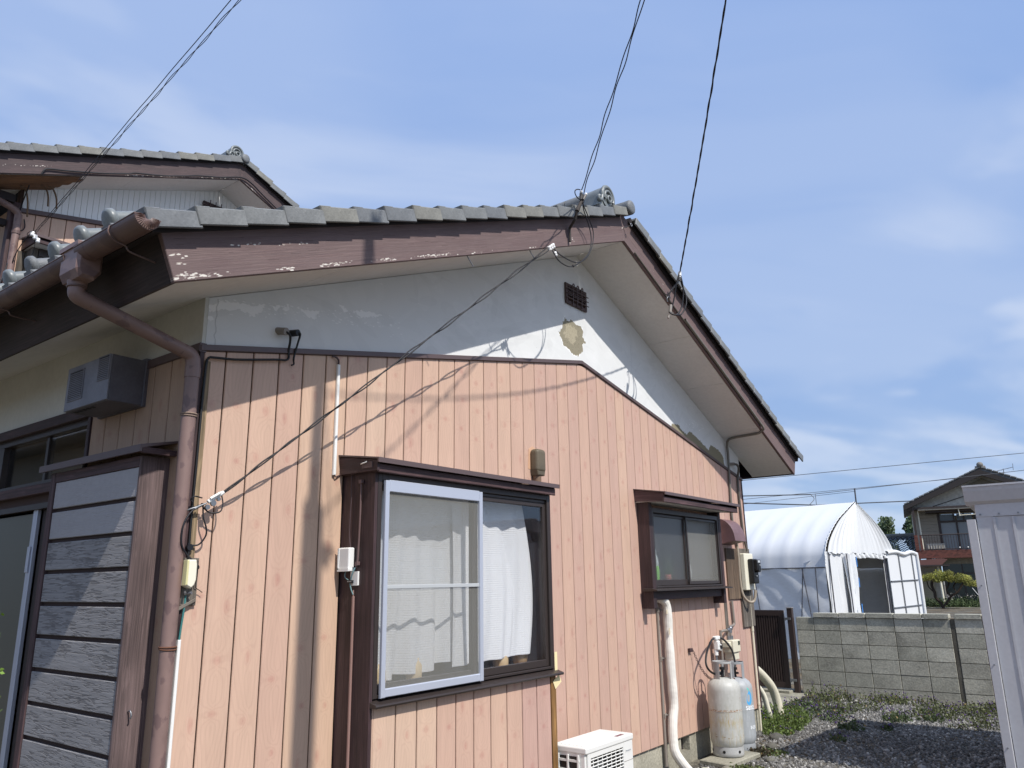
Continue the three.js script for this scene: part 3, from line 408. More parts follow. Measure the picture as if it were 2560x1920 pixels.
  const alD = M.alu; part('door_frame', [fl(bx(-1.225, -1.15, .35, 2.28, -.06, -.004)), fl(bx(-2.95, -1.225, 2.19, 2.225, -.06, .0)), fl(bx(-1.30, -1.226, .35, 2.19, -.05, -.012, .003))], alD, dr);
  part('door_stile', fl(bx(-1.86, -1.80, .36, 2.19, -.045, -.02, .003)), M.silver, dr); part('sash', [fl(bx(-1.79, -1.70, .36, 2.19, -.075, -.05, .003)), fl(bx(-1.70, -1.31, 1.10, 1.18, -.075, -.05, .003))], alD, dr);
  part('pane', fl(bx(-2.95, -1.86, .40, 2.17, -.035, -.031)), new THREE.MeshPhysicalMaterial({ color: C('#5f5e53'), roughness: .4 }), dr); part('pane', fl(bx(-1.70, -1.30, .40, 2.17, -.066, -.062)), mat('#7d6c48', { roughness: .25 }), dr);
  part('handle', fl(bx(-1.85, -1.815, 1.80, 1.96, -.02, -.008, .003)), M.silver, dr);
  const tw = grp('transom_window', w, 'dark framed transom window under the eave');
  part('lintel', fl(bx(-3.0, -1.126, 2.70, 2.765, -.02, .03, .003, 'x')), M.brownDark, tw); part('rail', fl(bx(-3.0, -1.21, 2.282, 2.345, -.02, .025, .003, 'x')), M.brown, tw); part('jamb', fl(bx(-1.16, -1.127, 2.346, 2.699, -.05, .02, .003)), M.brownDark, tw);
  part('window_frame', [fl(bx(-3, -1.16, 2.66, 2.699, -.05, -.002)), fl(bx(-1.80, -1.765, 2.346, 2.66, -.06, -.02)), fl(bx(-3, -1.16, 2.346, 2.37, -.05, -.002)), fl(bx(-2.55, -2.45, 2.346, 2.66, -.05, -.005))], alD, tw);
  part('pane', [fl(bx(-2.45, -1.80, 2.37, 2.66, -.045, -.041))], M.glass, tw); part('pane', fl(bx(-1.765, -1.16, 2.37, 2.66, -.033, -.029)), M.glass, tw);
  part('room_partition', [bx(.55, .57, 2.3, 2.75, -3, -1.1), bx(.1, .55, 2.3, 2.75, -1.12, -1.1)], M.interior, tw);
  // range hood cover
  const rp = []; for (let i = 0; i <= 8; i++) { const a = i / 8 * 1.45; rp.push([-.20 * Math.sin(a), 2.13 + .24 * Math.cos(a)]); } rp.push([-.205, 2.11], [0, 2.07]);
  part('vent_hood', muv(ext(rp.reverse(), 6.60, 6.93, .003).rotateY(Math.PI / 2), 'x'), mat('#84676a', { roughness: .5, map: mottle }), w, 'curved brown extractor hood');
}

// ---------- two-storey part behind ----------
{
  const X0 = 1.12, X1 = 6.33, ZW = -6.37, ZF = -5.81;
  const h = thing('house', 'taller two-storey house behind on the left with white boarded gable and torn eave', 'house');
  const sy = x => 7.56 - .407 * Math.abs(x - XR), ty = x => 6.175 + .20 * Math.min(x - X0, X1 - x);
  const wall = part('front_wall', muv(ext([[X0, 2.6], [X1, 2.6], [X1, sy(X1)], [XR, sy(XR)], [X0, sy(X0)]], ZW - .12, ZW - .02)), M.backing, h);
  const e = []; for (let x = X0 + .012; x < 4.6; x += .178) e.push(x);
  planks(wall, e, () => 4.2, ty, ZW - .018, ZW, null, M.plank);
  const wb = mat('#f2f5f5', { roughness: .6 }), e2 = []; for (let x = X0 + .03; x < 4.8; x += .0735) e2.push(x);
  planks(wall, e2, x => ty(x) + .05, x => sy(x) + .004, ZW - .018, ZW - .004, null, [wb], null, .0016);
  part('gable_board', muv(ext([[4.72, ty(4.72) + .05], [X1, ty(X1) + .05], [X1, sy(X1)], [4.72, sy(4.72)]], ZW - .018, ZW - .004)), wb, h);
  part('trim_board', muv(ext([[X0 - .02, ty(X0)], [XR, ty(XR)], [XR, ty(XR) + .055], [X0 - .02, ty(X0) + .055]], ZW - .02, ZW + .03), 'x'), M.brownMetal, h);
  // corner post, side wall
  part('corner_post', bx(X0 - .09, X0 + .015, 3, 6.30, ZW - .10, ZW + .012, .004), M.brown, h);
  const LX = new THREE.Matrix4().makeBasis(V(0, 0, 1), V(0, 1, 0), V(-1, 0, 0)).setPosition(X0, 0, 0);
  part('side_wall', [bx(X0, X0 + .1, 2.6, 6.3, -12.6, ZW - .13), bx(X1 - .1, X1, 2.6, 6.3, -12.6, ZW - .13), bx(X0, X1, 2.6, 6.3, -12.7, -12.6)], M.backing, h);
  const se = []; for (let z = -9; z < -6.5; z += .178) se.push(z); planks(h, se, () => 3.4, () => 5.55, .002, .014, LX, [M.plankSide]); planks(h, se, () => 5.66, () => 6.30, .002, .014, LX, [M.plankSide]);
  part('side_trim', muv(ext(rect(-9, -6.47, 5.565, 5.645), 0, .035), 'x').applyMatrix4(LX), M.brownMetal, h);
  gableRoof({ parent: h, seed: 47, base: '#493d3e', ry: 7.56, xr: XR, xl: .66, xrt: 6.79, zw: ZW, zf: ZF, zb: -12.8, h: .275, lift: .262, th: .094, pitch: .272, first: .10, flapZ: ZF + .075, eaveZ: -6.1, eaveOut: .07, eaveN: .35, eaveW: .47, joints: [[-2.41, -1.6, -.9], [-2.4, -1.6, -.8]], bothEaves: false, eaveMat: M.brown,
    flL: [[.4, .10, 40, .3, .008], [1.75, .015, 60, .25, .01], [2.3, .015, 50, .25, .01], [2.85, .012, 60, .3, .008], [3.2, .012, 30, .1, .01]], flR: [[.2, .015, 40, .15, .01]] });
  // broken eave: bare brown boards where the soffit sheet has fallen, hanging strips
  const F = frame(1, XR, 7.56), rot = mat('#a67c56', { map: woodTex, roughness: .9 });
  for (let i = 0; i < 5; i++) { const z0 = ZF - .04 - (i + 1) * .105, l = -2.38 + [.04, .10, .02, -.06, -.10][i]; part('bare_board', muv(ext([[-3.28, -.012], [l, -.012], [l + .03, -.003], [-3.28, -.003]], z0, z0 + .102, .001), 'x').applyMatrix4(F), rot, h); }
  const strip = mat('#6f5a45', { roughness: .9 });
  for (const [x, y, z, l, c] of [[1.30, 6.52, -6.15, .24, .05], [1.37, 6.53, -6.12, .26, .07], [1.10, 6.44, -6.2, .36, .06]]) part('hanging_strip', tube([[x - .06, y, z], [x, y - .02, z], [x + c * .6, y - l * .5, z + .02], [x + c, y - l, z]], .011, 16, 5), strip, h);
  part('eave_beam', [bx(.70, 1.03, 6.24, 6.34, -6.36, -6.26), bx(.80, 1.02, 5.98, 6.06, -6.5, -6.42)], M.under, h);
  // attic louvre
  const av = part('attic_vent', [bx(3.48, 3.52, 7.10, 7.30, ZW, ZW + .03), bx(3.83, 3.87, 7.10, 7.30, ZW, ZW + .03), bx(3.52, 3.83, 7.26, 7.30, ZW, ZW + .03), bx(3.52, 3.83, 7.10, 7.14, ZW, ZW + .03), bx(3.52, 3.83, 7.14, 7.26, ZW - .003, ZW + .004)], M.brownDark, h);
  for (let i = 0; i < 3; i++) part('grille_bar', rod([3.45, 7.15 + i * .045, ZW + .04], [3.90, 7.15 + i * .045, ZW + .04], .007, .007, 6), M.brownMetal, av);
  for (let i = 0; i < 3; i++) part('grille_bar', rod([3.58 + i * .09, 7.08, ZW + .045], [3.58 + i * .09, 7.34, ZW + .045], .007, .007, 6), M.brownMetal, av);
  // upper bay window with hood
  const b = grp('bay_window', h);
  part('hood_roof', muv(ext([[-ZW, 5.87], [5.93, 5.80], [5.93, 5.765], [5.95, 5.765], [5.95, 5.785], [-ZW, 5.85]], 1.195, 4.2).rotateY(Math.PI / 2), 'x'), M.brownMetal, b);
  part('hood_fascia', bx(1.205, 4.2, 5.70, 5.75, -5.985, -5.955, .004, 'x'), M.brown, b); part('hood_end', muv(ext([[-ZW, 5.70], [5.99, 5.70], [5.99, 5.775], [-ZW, 5.84]], 1.205, 1.225).rotateY(Math.PI / 2), 'z'), M.brownDark, b); part('hood_soffit', bx(1.226, 4.2, 5.702, 5.712, ZW + .02, -5.986), M.soffit, b);
  part('window_frame', [bx(1.32, 4.1, 5.60, 5.70, ZW, -6.12, .004), bx(1.32, 4.1, 5.53, 5.56, ZW, -6.15), bx(1.32, 1.36, 4.2, 5.60, ZW, -6.13)], M.alu, b); part('pane', bx(1.36, 4.1, 4.2, 5.60, ZW + .01, -6.2), new THREE.MeshPhysicalMaterial({ color: C('#59636a'), roughness: .08 }), b); part('side_panel', bx(1.25, 1.318, 4.2, 5.70, ZW, -6.14, .003), M.oldBoard, b);
  part('old_board', bx(1.175, 1.245, 4.2, 5.69, ZW + .002, ZW + .02, .002), M.oldBoard, h);
}

// ---------- gutters and downspouts ----------
{
  const gx = -.653, gy = 3.205, g = thing('rain_gutter', 'brown half-round eave gutter with rain head and crooked downspout at the house corner', 'gutter', [gx, gy, 0]);
  const y = z => -.010 * (.63 - z);
  const half = (z0, z1) => { const o = []; const n = 18; const pts = []; for (let i = 0; i <= n; i++) { const a = Math.PI + i / n * Math.PI; pts.push([Math.cos(a) * .056, Math.sin(a) * .056]); } for (let i = n; i >= 0; i--) { const a = Math.PI + i / n * Math.PI; pts.push([Math.cos(a) * .0525, Math.sin(a) * .0525]); } return muv(ext(pts, z0, z1), 'z'); };
  const lip = (z0, z1, yy) => [-1, 1].map(s => rod([s * .055, yy, z0], [s * .055, yy, z1], .004, .004, 8));
  part('trough', [half(.08, .628).translate(0, y(.4), 0), half(-6.2, -.02).translate(0, -.012, 0), ...lip(.08, .628, y(.4)), ...lip(-6.2, -.02, -.012)], M.gutter, g);
  const cap = []; const nf = 17; for (let i = 0; i < nf; i++) { const a0 = Math.PI + i / nf * Math.PI * .98 + .03, a1 = a0 + Math.PI / nf * .62; const q = (a, r, z) => [Math.cos(a) * r, Math.sin(a) * r + y(.5), z]; const P = new THREE.BufferGeometry(), A = q(a0, .014, .636), B = q(a0, .0555, .630), Cc = q(a1, .0555, .630), D = q(a1, .014, .636), E = q((a0 + a1) / 2, .040, .648); P.setAttribute('position', new THREE.Float32BufferAttribute([...A, ...B, ...E, ...B, ...Cc, ...E, ...Cc, ...D, ...E, ...D, ...A, ...E], 3)); P.computeVertexNormals(); cap.push(muv(P)); }
  part('end_cap', [...cap, muv(new THREE.CircleGeometry(.0555, 24, Math.PI, Math.PI).translate(0, y(.5), .606))], M.pipe, g, 'fan-ribbed pale end cap');
  for (const z of [.42, -.82, -2.0]) part('bracket', [tube([[-.058, .004 + y(z), z], [-.060, -.03 + y(z), z], [-.03, -.056 + y(z), z], [.02, -.066 + y(z), z], [.04, -.085 + y(z), z], [.16, -.10, z]], .004, 30, 6)], M.gutter, g);
  // rain head: tapered box under a rim
  const rh = [[-.050, .012], [.065, .012], [.065, -.10], [.036, -.142], [-.030, -.142], [-.049, -.105]];
  part('rain_head', [muv(ext(rh, -.065, .122, .014)), muv(ext(rect(-.057, .070, .004, .026), -.070, .127, .005)), rod([.006, -.135, .015], [.006, -.165, .015], .043, .039, 20)], M.pipe, g);
  part('collar', tr(norm(new THREE.TorusGeometry(.039, .005, 6, 24).rotateX(Math.PI / 2)), 0.006, -.162, .015), M.gutter, g);
  // pipe: elbow, slanting run, elbow, vertical run at the corner
  const P = (x, yy, z) => [x - gx, yy - gy, z];
  part('downspout', [tube([[.006, -.155, .015], P(-.647, 3.035, .015), P(-.643, 3.012, .014), P(-.622, 3.000, .013), P(-.58, 2.990, .012)], .037, 30, 16), rod(P(-.59, 2.9925, .012), P(-.085, 2.864, .008), .036, .036, 18), tube([P(-.11, 2.870, .008), P(-.07, 2.858, .008), P(-.048, 2.835, .009), P(-.042, 2.79, .010), P(-.042, 2.76, .010)], .037, 24, 16), rod(P(-.042, 2.78, .01), P(-.042, .0, .01), .0355, .0355, 20)], M.pipe, g);
  for (const [yy, c] of [[2.545, 0], [1.425, 1]]) part('clamp', [tr(norm(new THREE.TorusGeometry(.0375, .0045, 6, 26).rotateX(Math.PI / 2)), .611, yy - gy, .01), tr(norm(new THREE.TorusGeometry(.0378, .0035, 6, 26).rotateX(Math.PI / 2 + .12)), .611, yy - gy - .008, .01)], mat(c ? '#6e4a38' : '#8d7a6c', { roughness: .9 }), g, c ? 'rusty pipe clamp' : undefined);
  part('sleeve', [rod(P(-.042, 2.79, .01), P(-.042, 2.735, .01), .039, .039, 20)], M.pipe, g);
  // upper building
  const u = thing('downspout', 'pinkish brown downspout on the corner of the taller house behind', 'downspout', [1.10, 0, -6.30]);
  part('pipe', [rod([0, 3.3, 0], [0, 6.12, 0], .042, .042, 16), tube([[-.55, 6.335, 0], [-.25, 6.23, 0], [-.06, 6.17, 0], [0, 6.12, 0]], .042, 24, 14)], M.pipe, u); part('collar', [rod([0, 5.86, 0], [0, 5.90, 0], .049, .049, 16)], M.gutter, u);
  // right end of the eave gutter
  const q = thing('rain_gutter', 'short stub of brown gutter sticking out under the far right eave end', 'gutter', [7.98, 3.20, .0]); part('trough', [rod([.09, 0, .50], [.09, 0, -6], .045, .045, 16)], M.gutter, q); part('outlet', rod([.06, -.01, .46], [.20, -.005, .46], .028, .028, 14), M.pipe, q);
}

// ---------- things fixed to the walls ----------
{
  // old wall air unit on the left wall
  const a = thing('wall_air_unit', 'old grey metal wall air conditioner box sticking out above the transom window', 'air conditioner', [0, 2.67, -.76]); const gm = mat('#8c8d96', { roughness: .5, map: mottle }), gd = mat('#6d6c75', { roughness: .5, map: mottle });
  part('housing', muv(new RoundedBoxGeometry(.20, .258, .50, 2, .006).translate(-.112, .129, 0)), gd, a); part('front_panel', bx(-.222, -.2125, .004, .255, -.252, .252, .002), gm, a); part('wall_collar', bx(-.03, -.002, -.005, .27, -.258, .258, .002), gd, a);
  for (const [y0, y1, z0, z1, n] of [[.06, .222, -.21, -.045, 14], [.125, .25, .13, .246, 11]]) { const v = part('vent_grille', bx(-.2235, -.2225, y0, y1, z0, z1), M.black, a); for (let i = 0; i < n; i++) part('slat', bx(-.229, -.2236, y0 + .004 + (y1 - y0 - .008) * i / n, y0 + .004 + (y1 - y0 - .008) * (i + .5) / n, z0 + .003, z1 - .003), gm, v); part('vent_rim', [bx(-.228, -.2224, y0 - .006, y0, z0 - .006, z1 + .006), bx(-.228, -.2224, y1, y1 + .005, z0 - .006, z1 + .006), bx(-.228, -.2224, y0, y1, z0 - .006, z0), bx(-.228, -.2224, y0, y1, z1, z1 + .006)], gm, v); }
  for (let i = 0; i < 5; i++) part('drain_slot', bx(-.19, -.17, -.0015, .004, -.2 + i * .05, -.17 + i * .05), M.black, a);

  // terminal board at the left corner
  const ob = thing('terminal_box', 'yellowed terminal cover on a grey board at the left house corner', 'junction box', [0, 1.62, .012]);
  part('board', bx(-.008, .072, -.01, .215, 0, .016, .003), M.oldBoard, ob); part('cover', [muv(ext([[-.018, .085], [.012, .07], [.028, .085], [.036, .11], [.036, .18], [.03, .205], [-.015, .205]], .018, .066, .006))], M.offwhite, ob); part('cover_ridge', bx(-.019, -.008, .086, .203, .03, .068, .003), mat('#d8d09a', { roughness: .5 }), ob);
  part('clamp', [rod([.052, .17, .016], [.052, .17, .035], .013, .013, 12), bx(.04, .064, .155, .185, .016, .024)], M.black, ob); part('ground_lug', [rod([.01, .045, .02], [.025, .05, .05], .008, .008, 8), rod([.0, .06, .03], [-.01, .045, .055], .006, .006, 8)], M.steel, ob); part('loose_slat', bx(-.05, .05, -.008, .008, .017, .024, .001, 'x').rotateZ(.45).translate(.02, -.005, 0), M.oldBoard, ob);
  solo('conduit', join([bx(-.004, .012, 0, 1.455, .012, .032, .003)]), M.white, 'white plastic wire cover strip down the left house corner', 'wire cover');
  solo('green_cable', tube([[.016, 1.66, .028], [.012, 1.6, .03], [.006, 1.5, .026], [.004, 1.44, .024]], .005, 20), mat('#3f7a78', { roughness: .5 }), 'teal wires between the terminal cover and white strip at the corner', 'cable');
  // white conduit upper left of the bay window
  solo('conduit', bx(.885, .905, 2.325, 3.005, .011, .030, .003), M.white, 'white plastic wire cover running down to the top left of the bay window', 'wire cover');
  solo('cable', join([tube([[.845, 3.05, .02], [.87, 3.045, .028], [.89, 3.03, .025], [.894, 3.0, .02]], .006, 20), tube([[.897, 2.327, .02], [.905, 2.315, .025], [.93, 2.325, .02], [.96, 2.335, .012], [.974, 2.335, .02], [.974, 2.34, .075], [.972, 2.32, .092], [.972, 2.25, .092], [.970, 2.18, .096], [.972, 2.0, .088], [.972, 1.90, .10]], .004, 70, 6)]), mat('#4a3a3c', { roughness: .5 }), 'dark wire from the white strip down to the white telephone box', 'cable');
  // telephone box on the bay side
  const tb = thing('telephone_box', 'small white junction box on the dark side of the bay window', 'junction box', [.982, 1.775, .085]); part('cover', muv(new RoundedBoxGeometry(.045, .128, .095, 3, .010).translate(-.024, .064, 0)), M.white, tb); part('base', bx(-.05, 0, -.006, .012, -.05, .05, .003), M.white, tb); part('side_ridge', bx(-.05, -.044, .004, .125, -.05, -.035, .002), M.white, tb);
  const fb = thing('wiring_plate', 'open white wiring plate with screws below the white telephone box', 'wiring plate', [.982, 1.69, .13]); part('plate', bx(-.012, 0, 0, .078, -.02, .045, .002), M.white, fb); part('terminal_block', bx(-.03, -.0125, .012, .03, -.022, .012, .002), M.black, fb); for (let i = 0; i < 3; i++) part('screw', rod([-.03, .022, -.016 + i * .012], [-.034, .022, -.016 + i * .012], .004, .004, 8), M.steel, fb); part('wire', [tube([[-.02, .085, -.05], [-.03, .05, -.045], [-.025, .03, -.02]], .003, 16), tube([[-.02, .10, .03], [-.03, .07, .02], [-.025, .03, .0]], .004, 16), tube([[-.025, .012, -.005], [-.02, -.02, .0], [-.012, -.05, .01]], .004, 16)], mat('#6f8f92', { roughness: .5 }), fb);
  solo('conduit', join([bx(.968, .981, .0, 1.63, .13, .145, .003), rod([.973, 1.62, .138], [.973, 1.665, .138], .004, .004, 8)]), mat('#94766e', { roughness: .5 }), 'brown cable cover running down the side of the bay window', 'wire cover');
  solo('conduit', join([tube([[.970, 2.275, .178], [.970, 2.1, .178], [.972, 1.95, .172], [.971, 1.83, .168], [.971, 1.79, .158]], .0055, 40, 8), bx(.958, .981, 2.268, 2.29, .165, .192, .003), bx(.958, .981, 1.80, 1.822, .155, .18, .003)]), mat('#6a5553', { roughness: .5 }), 'second brown cable with clips beside the white telephone box', 'cable');
  // weather cap on wall above the bay window
  const wc = thing('weather_cap', 'brown pipe with rounded weather cap rising behind the bay window hood', 'vent cap', [2.94, 2.40, .03]); part('pipe', rod([0, 0, .012], [0, .16, .012], .034, .034, 16), mat('#7d6450', { roughness: .6, map: pipeTex }), wc); part('cap', [muv(new RoundedBoxGeometry(.125, .19, .085, 3, .03).translate(.01, .235, .018)), muv(ext([[-.045, .0], [.045, .0], [.055, .04], [-.055, .04]], -.02, .055, .006).translate(.005, .115, .0))], mat('#6f6553', { roughness: .6, map: mottle }), wc);
  solo('sealant_mark', muv(ext([[2.862, 2.57], [2.875, 2.73], [2.93, 2.755], [2.99, 2.73], [2.985, 2.55]], .0105, .0125)), mat('#cfa686', { roughness: .8 }), 'orange sealant patch on the siding behind the brown weather cap', 'sealant');
  // wrapped drain pipe
  const dp = thing('wrapped_pipe', 'white tape-wrapped pipe descending from under the kitchen window', 'pipe', [5.0, 0, .08]); const dpts = [[-.07, 1.52, -.06], [-.04, 1.50, -.01], [-.0, 1.45, 0], [.015, 1.36, 0], [.022, 1.2, -.005], [.012, 1.0, .0], [.012, .85, 0], [.026, .66, .0], [.022, .52, 0], [-.02, .38, .0], [-.04, .24, .005], [-.04, .14, .02], [0, .05, .06], [.06, -.03, .10]];
  const tg = tube(dpts, .043, 260, 14), tp = tg.attributes.position, tn = tg.attributes.normal; for (let i = 0; i < tp.count; i++) { const y = tp.getY(i), d = .0007 * Math.abs(Math.sin(y * 61 + tp.getX(i) * 30 + 5 * fbm(y * 4, 1, 8, 2))) + .010 * (fbm(y * 9, tp.getX(i) * 20, 5, 2) - .5); tp.setXYZ(i, tp.getX(i) + tn.getX(i) * d, y, tp.getZ(i) + tn.getZ(i) * d); } tg.computeVertexNormals();
  part('pipe', tg, mat('#e6e2d8', { roughness: .75 }), dp); part('tape_tail', [bx(-.035, -.02, 1.18, 1.24, .03, .034), bx(-.05, -.03, 1.37, 1.41, .02, .024)], mat('#d9ccae', { roughness: .8 }), dp);
  for (const y of [1.39, .945, .44]) part('pipe_bracket', [bx(-.09, -.0, y, y + .03, -.07, -.062), bx(-.09, -.075, y - .004, y + .034, -.07, -.04), rod([-.03, y + .015, -.065], [0, y + .015, -.02], .006, .006, 6)], M.greyPipe, dp);
  solo('drain_pole', bx(4.905, 4.935, .02, 1.505, .014, .030, .002), M.greyPipe, 'thin grey strip on the siding left of the white wrapped pipe', 'strip');
  // weathered meter boards, breaker plate, electricity meter
  const wbd = thing('meter_board', 'weathered grey vertical board carrying the electricity meter at the right corner', 'board', [7.27, 1.13, .012]); for (let i = 0; i < 3; i++) part('board_strip', bx(-.185 + i * .122, -.066 + i * .122, 0, .91, 0, .022, .003, 'y', i * .2), M.oldBoard, wbd);
  const wb2 = thing('meter_board', 'shorter brownish weathered board left of the electricity meter', 'board', [6.90, 1.455, .012]); for (let i = 0; i < 2; i++) part('board_strip', bx(-.18 + i * .18, -.004 + i * .18, 0, .58, 0, .018, .003, 'y', i * .3), mat('#8a7460', { map: woodTex, bumpMap: woodBump, bumpScale: .002, roughness: .95 }), wb2);
  const mt = thing('electricity_meter', 'black round-faced electricity meter on a cream plate at the right corner', 'electric meter', [7.25, 1.55, .034]); part('back_plate', muv(new RoundedBoxGeometry(.28, .43, .06, 3, .012).translate(0, .215, .03)), M.offwhite, mt); part('meter_body', [muv(new RoundedBoxGeometry(.15, .29, .07, 3, .015).translate(.02, .22, .098)), muv(new RoundedBoxGeometry(.12, .13, .05, 3, .012).translate(.02, .29, .150)), rod([.02, .25, .12], [.02, .25, .178], .045, .042, 20)], M.black, mt); part('display', [bx(-.02, .05, .32, .345, .1755, .1775), bx(.03, .05, .28, .30, .176, .178)], mat('#c9cdd0', { roughness: .2 }), mt); part('seal', tr(norm(new THREE.SphereGeometry(.012, 10, 8)), .0, .16, .14), M.steel, mt);
  solo('conduit', join([tube([[7.08, 2.08, .03], [7.075, 1.9, .035], [7.07, 1.65, .035], [7.08, 1.50, .05], [7.14, 1.42, .09], [7.21, 1.43, .13], [7.235, 1.55, .15]], .016, 70, 9)]), mat('#a39786', { roughness: .5 }), 'thick grey cable looping under the electricity meter', 'cable');
  // conduits coming down the right end
  solo('conduit', join([tube([[4.9, 4.250, .540], [5.6, 3.967, .541], [6.4, 3.642, .541], [6.82, 3.470, .542], [6.90, 3.415, .55], [6.93, 3.385, .50], [6.95, 3.372, .44], [6.97, 3.36, .14], [7.0, 3.34, .06], [7.03, 3.28, .03], [7.04, 3.18, .03], [7.02, 2.9, .03], [7.0, 2.58, .03], [6.99, 2.42, .03], [7.02, 2.2, .03], [7.08, 2.06, .03]], .015, 160, 8), rod([3.9, 4.645, .534], [4.95, 4.218, .534], .007, .007, 6)]), mat('#6f6a60', { roughness: .5 }), 'grey conduit along the right roof edge bending down the wall to the meter', 'conduit');
  solo('conduit', join([tube([[7.15, 3.065, .05], [7.20, 3.06, .07], [7.27, 3.02, .06], [7.30, 2.92, .03], [7.28, 2.80, .03], [7.285, 2.58, .03], [7.30, 2.3, .03], [7.33, 2.15, .03], [7.36, 2.02, .04]], .014, 90, 8)]), mat('#5c574f', { roughness: .5 }), 'second dark conduit from the stucco stub to the electricity meter', 'conduit');
  solo('conduit', join([rod([7.335, 1.10, .03], [7.325, -.03, .03], .013, .013, 10), rod([7.335, 1.13, .03], [7.335, 1.07, .03], .017, .017, 10), rod([7.328, .25, .03], [7.328, .28, .03], .017, .017, 10), rod([7.34, 1.6, .036], [7.335, 1.12, .034], .003, .003, 5)]), M.cream, 'cream plastic pipe running to the ground at the right corner', 'pipe');
}

// ---------- utility pole behind the photographer, and service wires ----------
const PX = -.024, PZ = 3.80;
{
  const p = thing('utility_pole', 'slim service pole standing behind the photographer carrying the house wires', 'pole', [PX, GY, PZ]);
  part('pole', [rod([0, 0, 0], [0, 6.55, 0], .085, .075, 20), rod([0, 6.55, 0], [0, 7.45, 0], .045, .04, 16)], mat('#8b8a86', { map: mottle, roughness: .8 }), p); part('cap', tr(norm(new THREE.SphereGeometry(.05, 12, 8)), 0, 7.9, 0), M.steel, p);
  part('bracket', [rod([-.05, 6.32, 0], [.16, 6.32, 0], .02, .02, 8), rod([-.05, 6.50, 0], [.05, 6.50, -.05], .02, .02, 8)], M.steel, p);
  part('insulator', [rod([.10, 6.26, 0], [.10, 6.34, 0], .03, .03, 10), rod([.0, 7.24, -.05], [.0, 7.30, -.05], .03, .03, 10)], M.porcelain, p);
  const A1 = [2.75, 4.735, .68], A2 = [4.545, 4.61, .68];
  solo('service_wire', join([twist([PX, 6.44, PZ], A1, .05, .007, .42, 150, .0038, 0), twist([PX, 6.44, PZ], [2.79, 4.74, .68], .05, .007, .42, 150, .0038, 3.1)]), M.wire, 'twisted black wire pair rising from the bracket beside the ridge ornament', 'wire');
  solo('service_wire', join([twist([PX, 7.20, PZ], A2, .16, .004, .30, 130, .0062, 0), twist([PX, 7.20, PZ], A2, .16, .004, .30, 130, .0045, 3.14)]), M.wire, 'single thick black cable rising to the sky from the right roof edge', 'wire');
  solo('service_wire', twist([.037, 6.30, PZ], [1.185, 5.825, -5.95], .0, .002, 1, 60, .0034), M.wire, 'straight black wire crossing the sky to the taller house at left', 'wire');
  solo('service_wire', join([twist([.107, 6.29, PZ], [1.19, 5.80, -5.94], .0, .009, .62, 260, .0028, 1), twist([.107, 6.29, PZ], [1.19, 5.80, -5.94], .0, .009, .62, 260, .0028, 4.14)]), M.wire, 'wavy twisted wire running beside the straight one to the taller house', 'wire');
  // insulators at the taller house
  const iu = thing('insulator_set', 'white insulators on the hood corner of the taller house', 'insulator', [1.19, 5.80, -5.95]); for (let i = 0; i < 3; i++) part('insulator', tr(lathe([[0, .03], [.02, .028], [.026, .01], [.018, 0], [.026, -.01], [.02, -.028], [0, -.03]], 14), (i - 1) * .03, -.02 - i * .035, .01 * i), M.porcelain, iu); part('tie_wire', [tube([[0, .02, 0], [-.05, .0, .02], [-.08, -.03, 0], [-.06, -.06, -.03], [0, -.05, -.02]], .004, 24, 5), tube([[.0, -.06, 0], [.02, -.14, -.02], [.03, -.22, -.06], [.0, -.3, -.08]], .004, 24, 5)], M.wire, iu);
  solo('drop_wire', join([tube([[1.10, 5.65, -6.30], [1.05, 5.4, -6.28], [.95, 5.0, -6.2], [.85, 4.75, -6.15], [.6, 4.4, -6.1]], .007, 30, 6), tube([[1.16, 5.80, -6.02], [1.12, 5.68, -6.12], [1.10, 5.5, -6.25], [1.13, 5.3, -6.3], [1.16, 5.1, -6.3]], .006, 30, 6)]), M.wire, 'loose black wire hanging past the corner downspout of the taller house', 'wire');
  solo('drop_wire', tube([[1.11, 6.49, -5.80], [1.13, 6.55, -5.79], [1.17, 6.585, -5.79], [1.4, 6.66, -5.79], [1.75, 6.785, -5.79], [2.1, 6.93, -5.785], [2.18, 6.975, -5.785], [2.46, 7.07, -5.79], [2.65, 7.14, -5.785], [2.85, 7.23, -5.79], [3.05, 7.32, -5.785], [3.4, 7.45, -5.79], [3.72, 7.585, -5.785], [3.9, 7.56, -5.78], [4.1, 7.46, -5.785], [4.6, 7.22, -5.79]], .010, 160, 6), M.wire, 'black wire running along the bottom of the fascia of the taller house', 'wire');
  solo('drop_wire', tube([[1.10, 6.45, -6.1], [1.11, 6.2, -6.3], [1.12, 6.02, -6.33], [1.16, 5.94, -6.34], [1.20, 6.0, -6.345], [1.18, 6.1, -6.34]], .007, 40, 6), M.wire, 'black wire drooping from the torn eave corner to the siding', 'wire');
  // bracket arm near the ridge ornament
  const ar = thing('service_bracket', 'dark iron arm with two white-tipped insulators beside the ridge ornament', 'bracket', [2.77, 4.36, .54]);
  part('arm', [muv(new RoundedBoxGeometry(.022, .13, .012, 2, .003).translate(.0, .045, .006)), rod([-.002, .10, .008], [-.035, .14, .08], .011, .011, 8), rod([-.035, .14, .08], [-.05, .20, .112], .012, .012, 8), rod([-.05, .20, .112], [.0, .30, .125], .018, .014, 8)], mat('#4b443f', { roughness: .8, map: mottle }), ar);
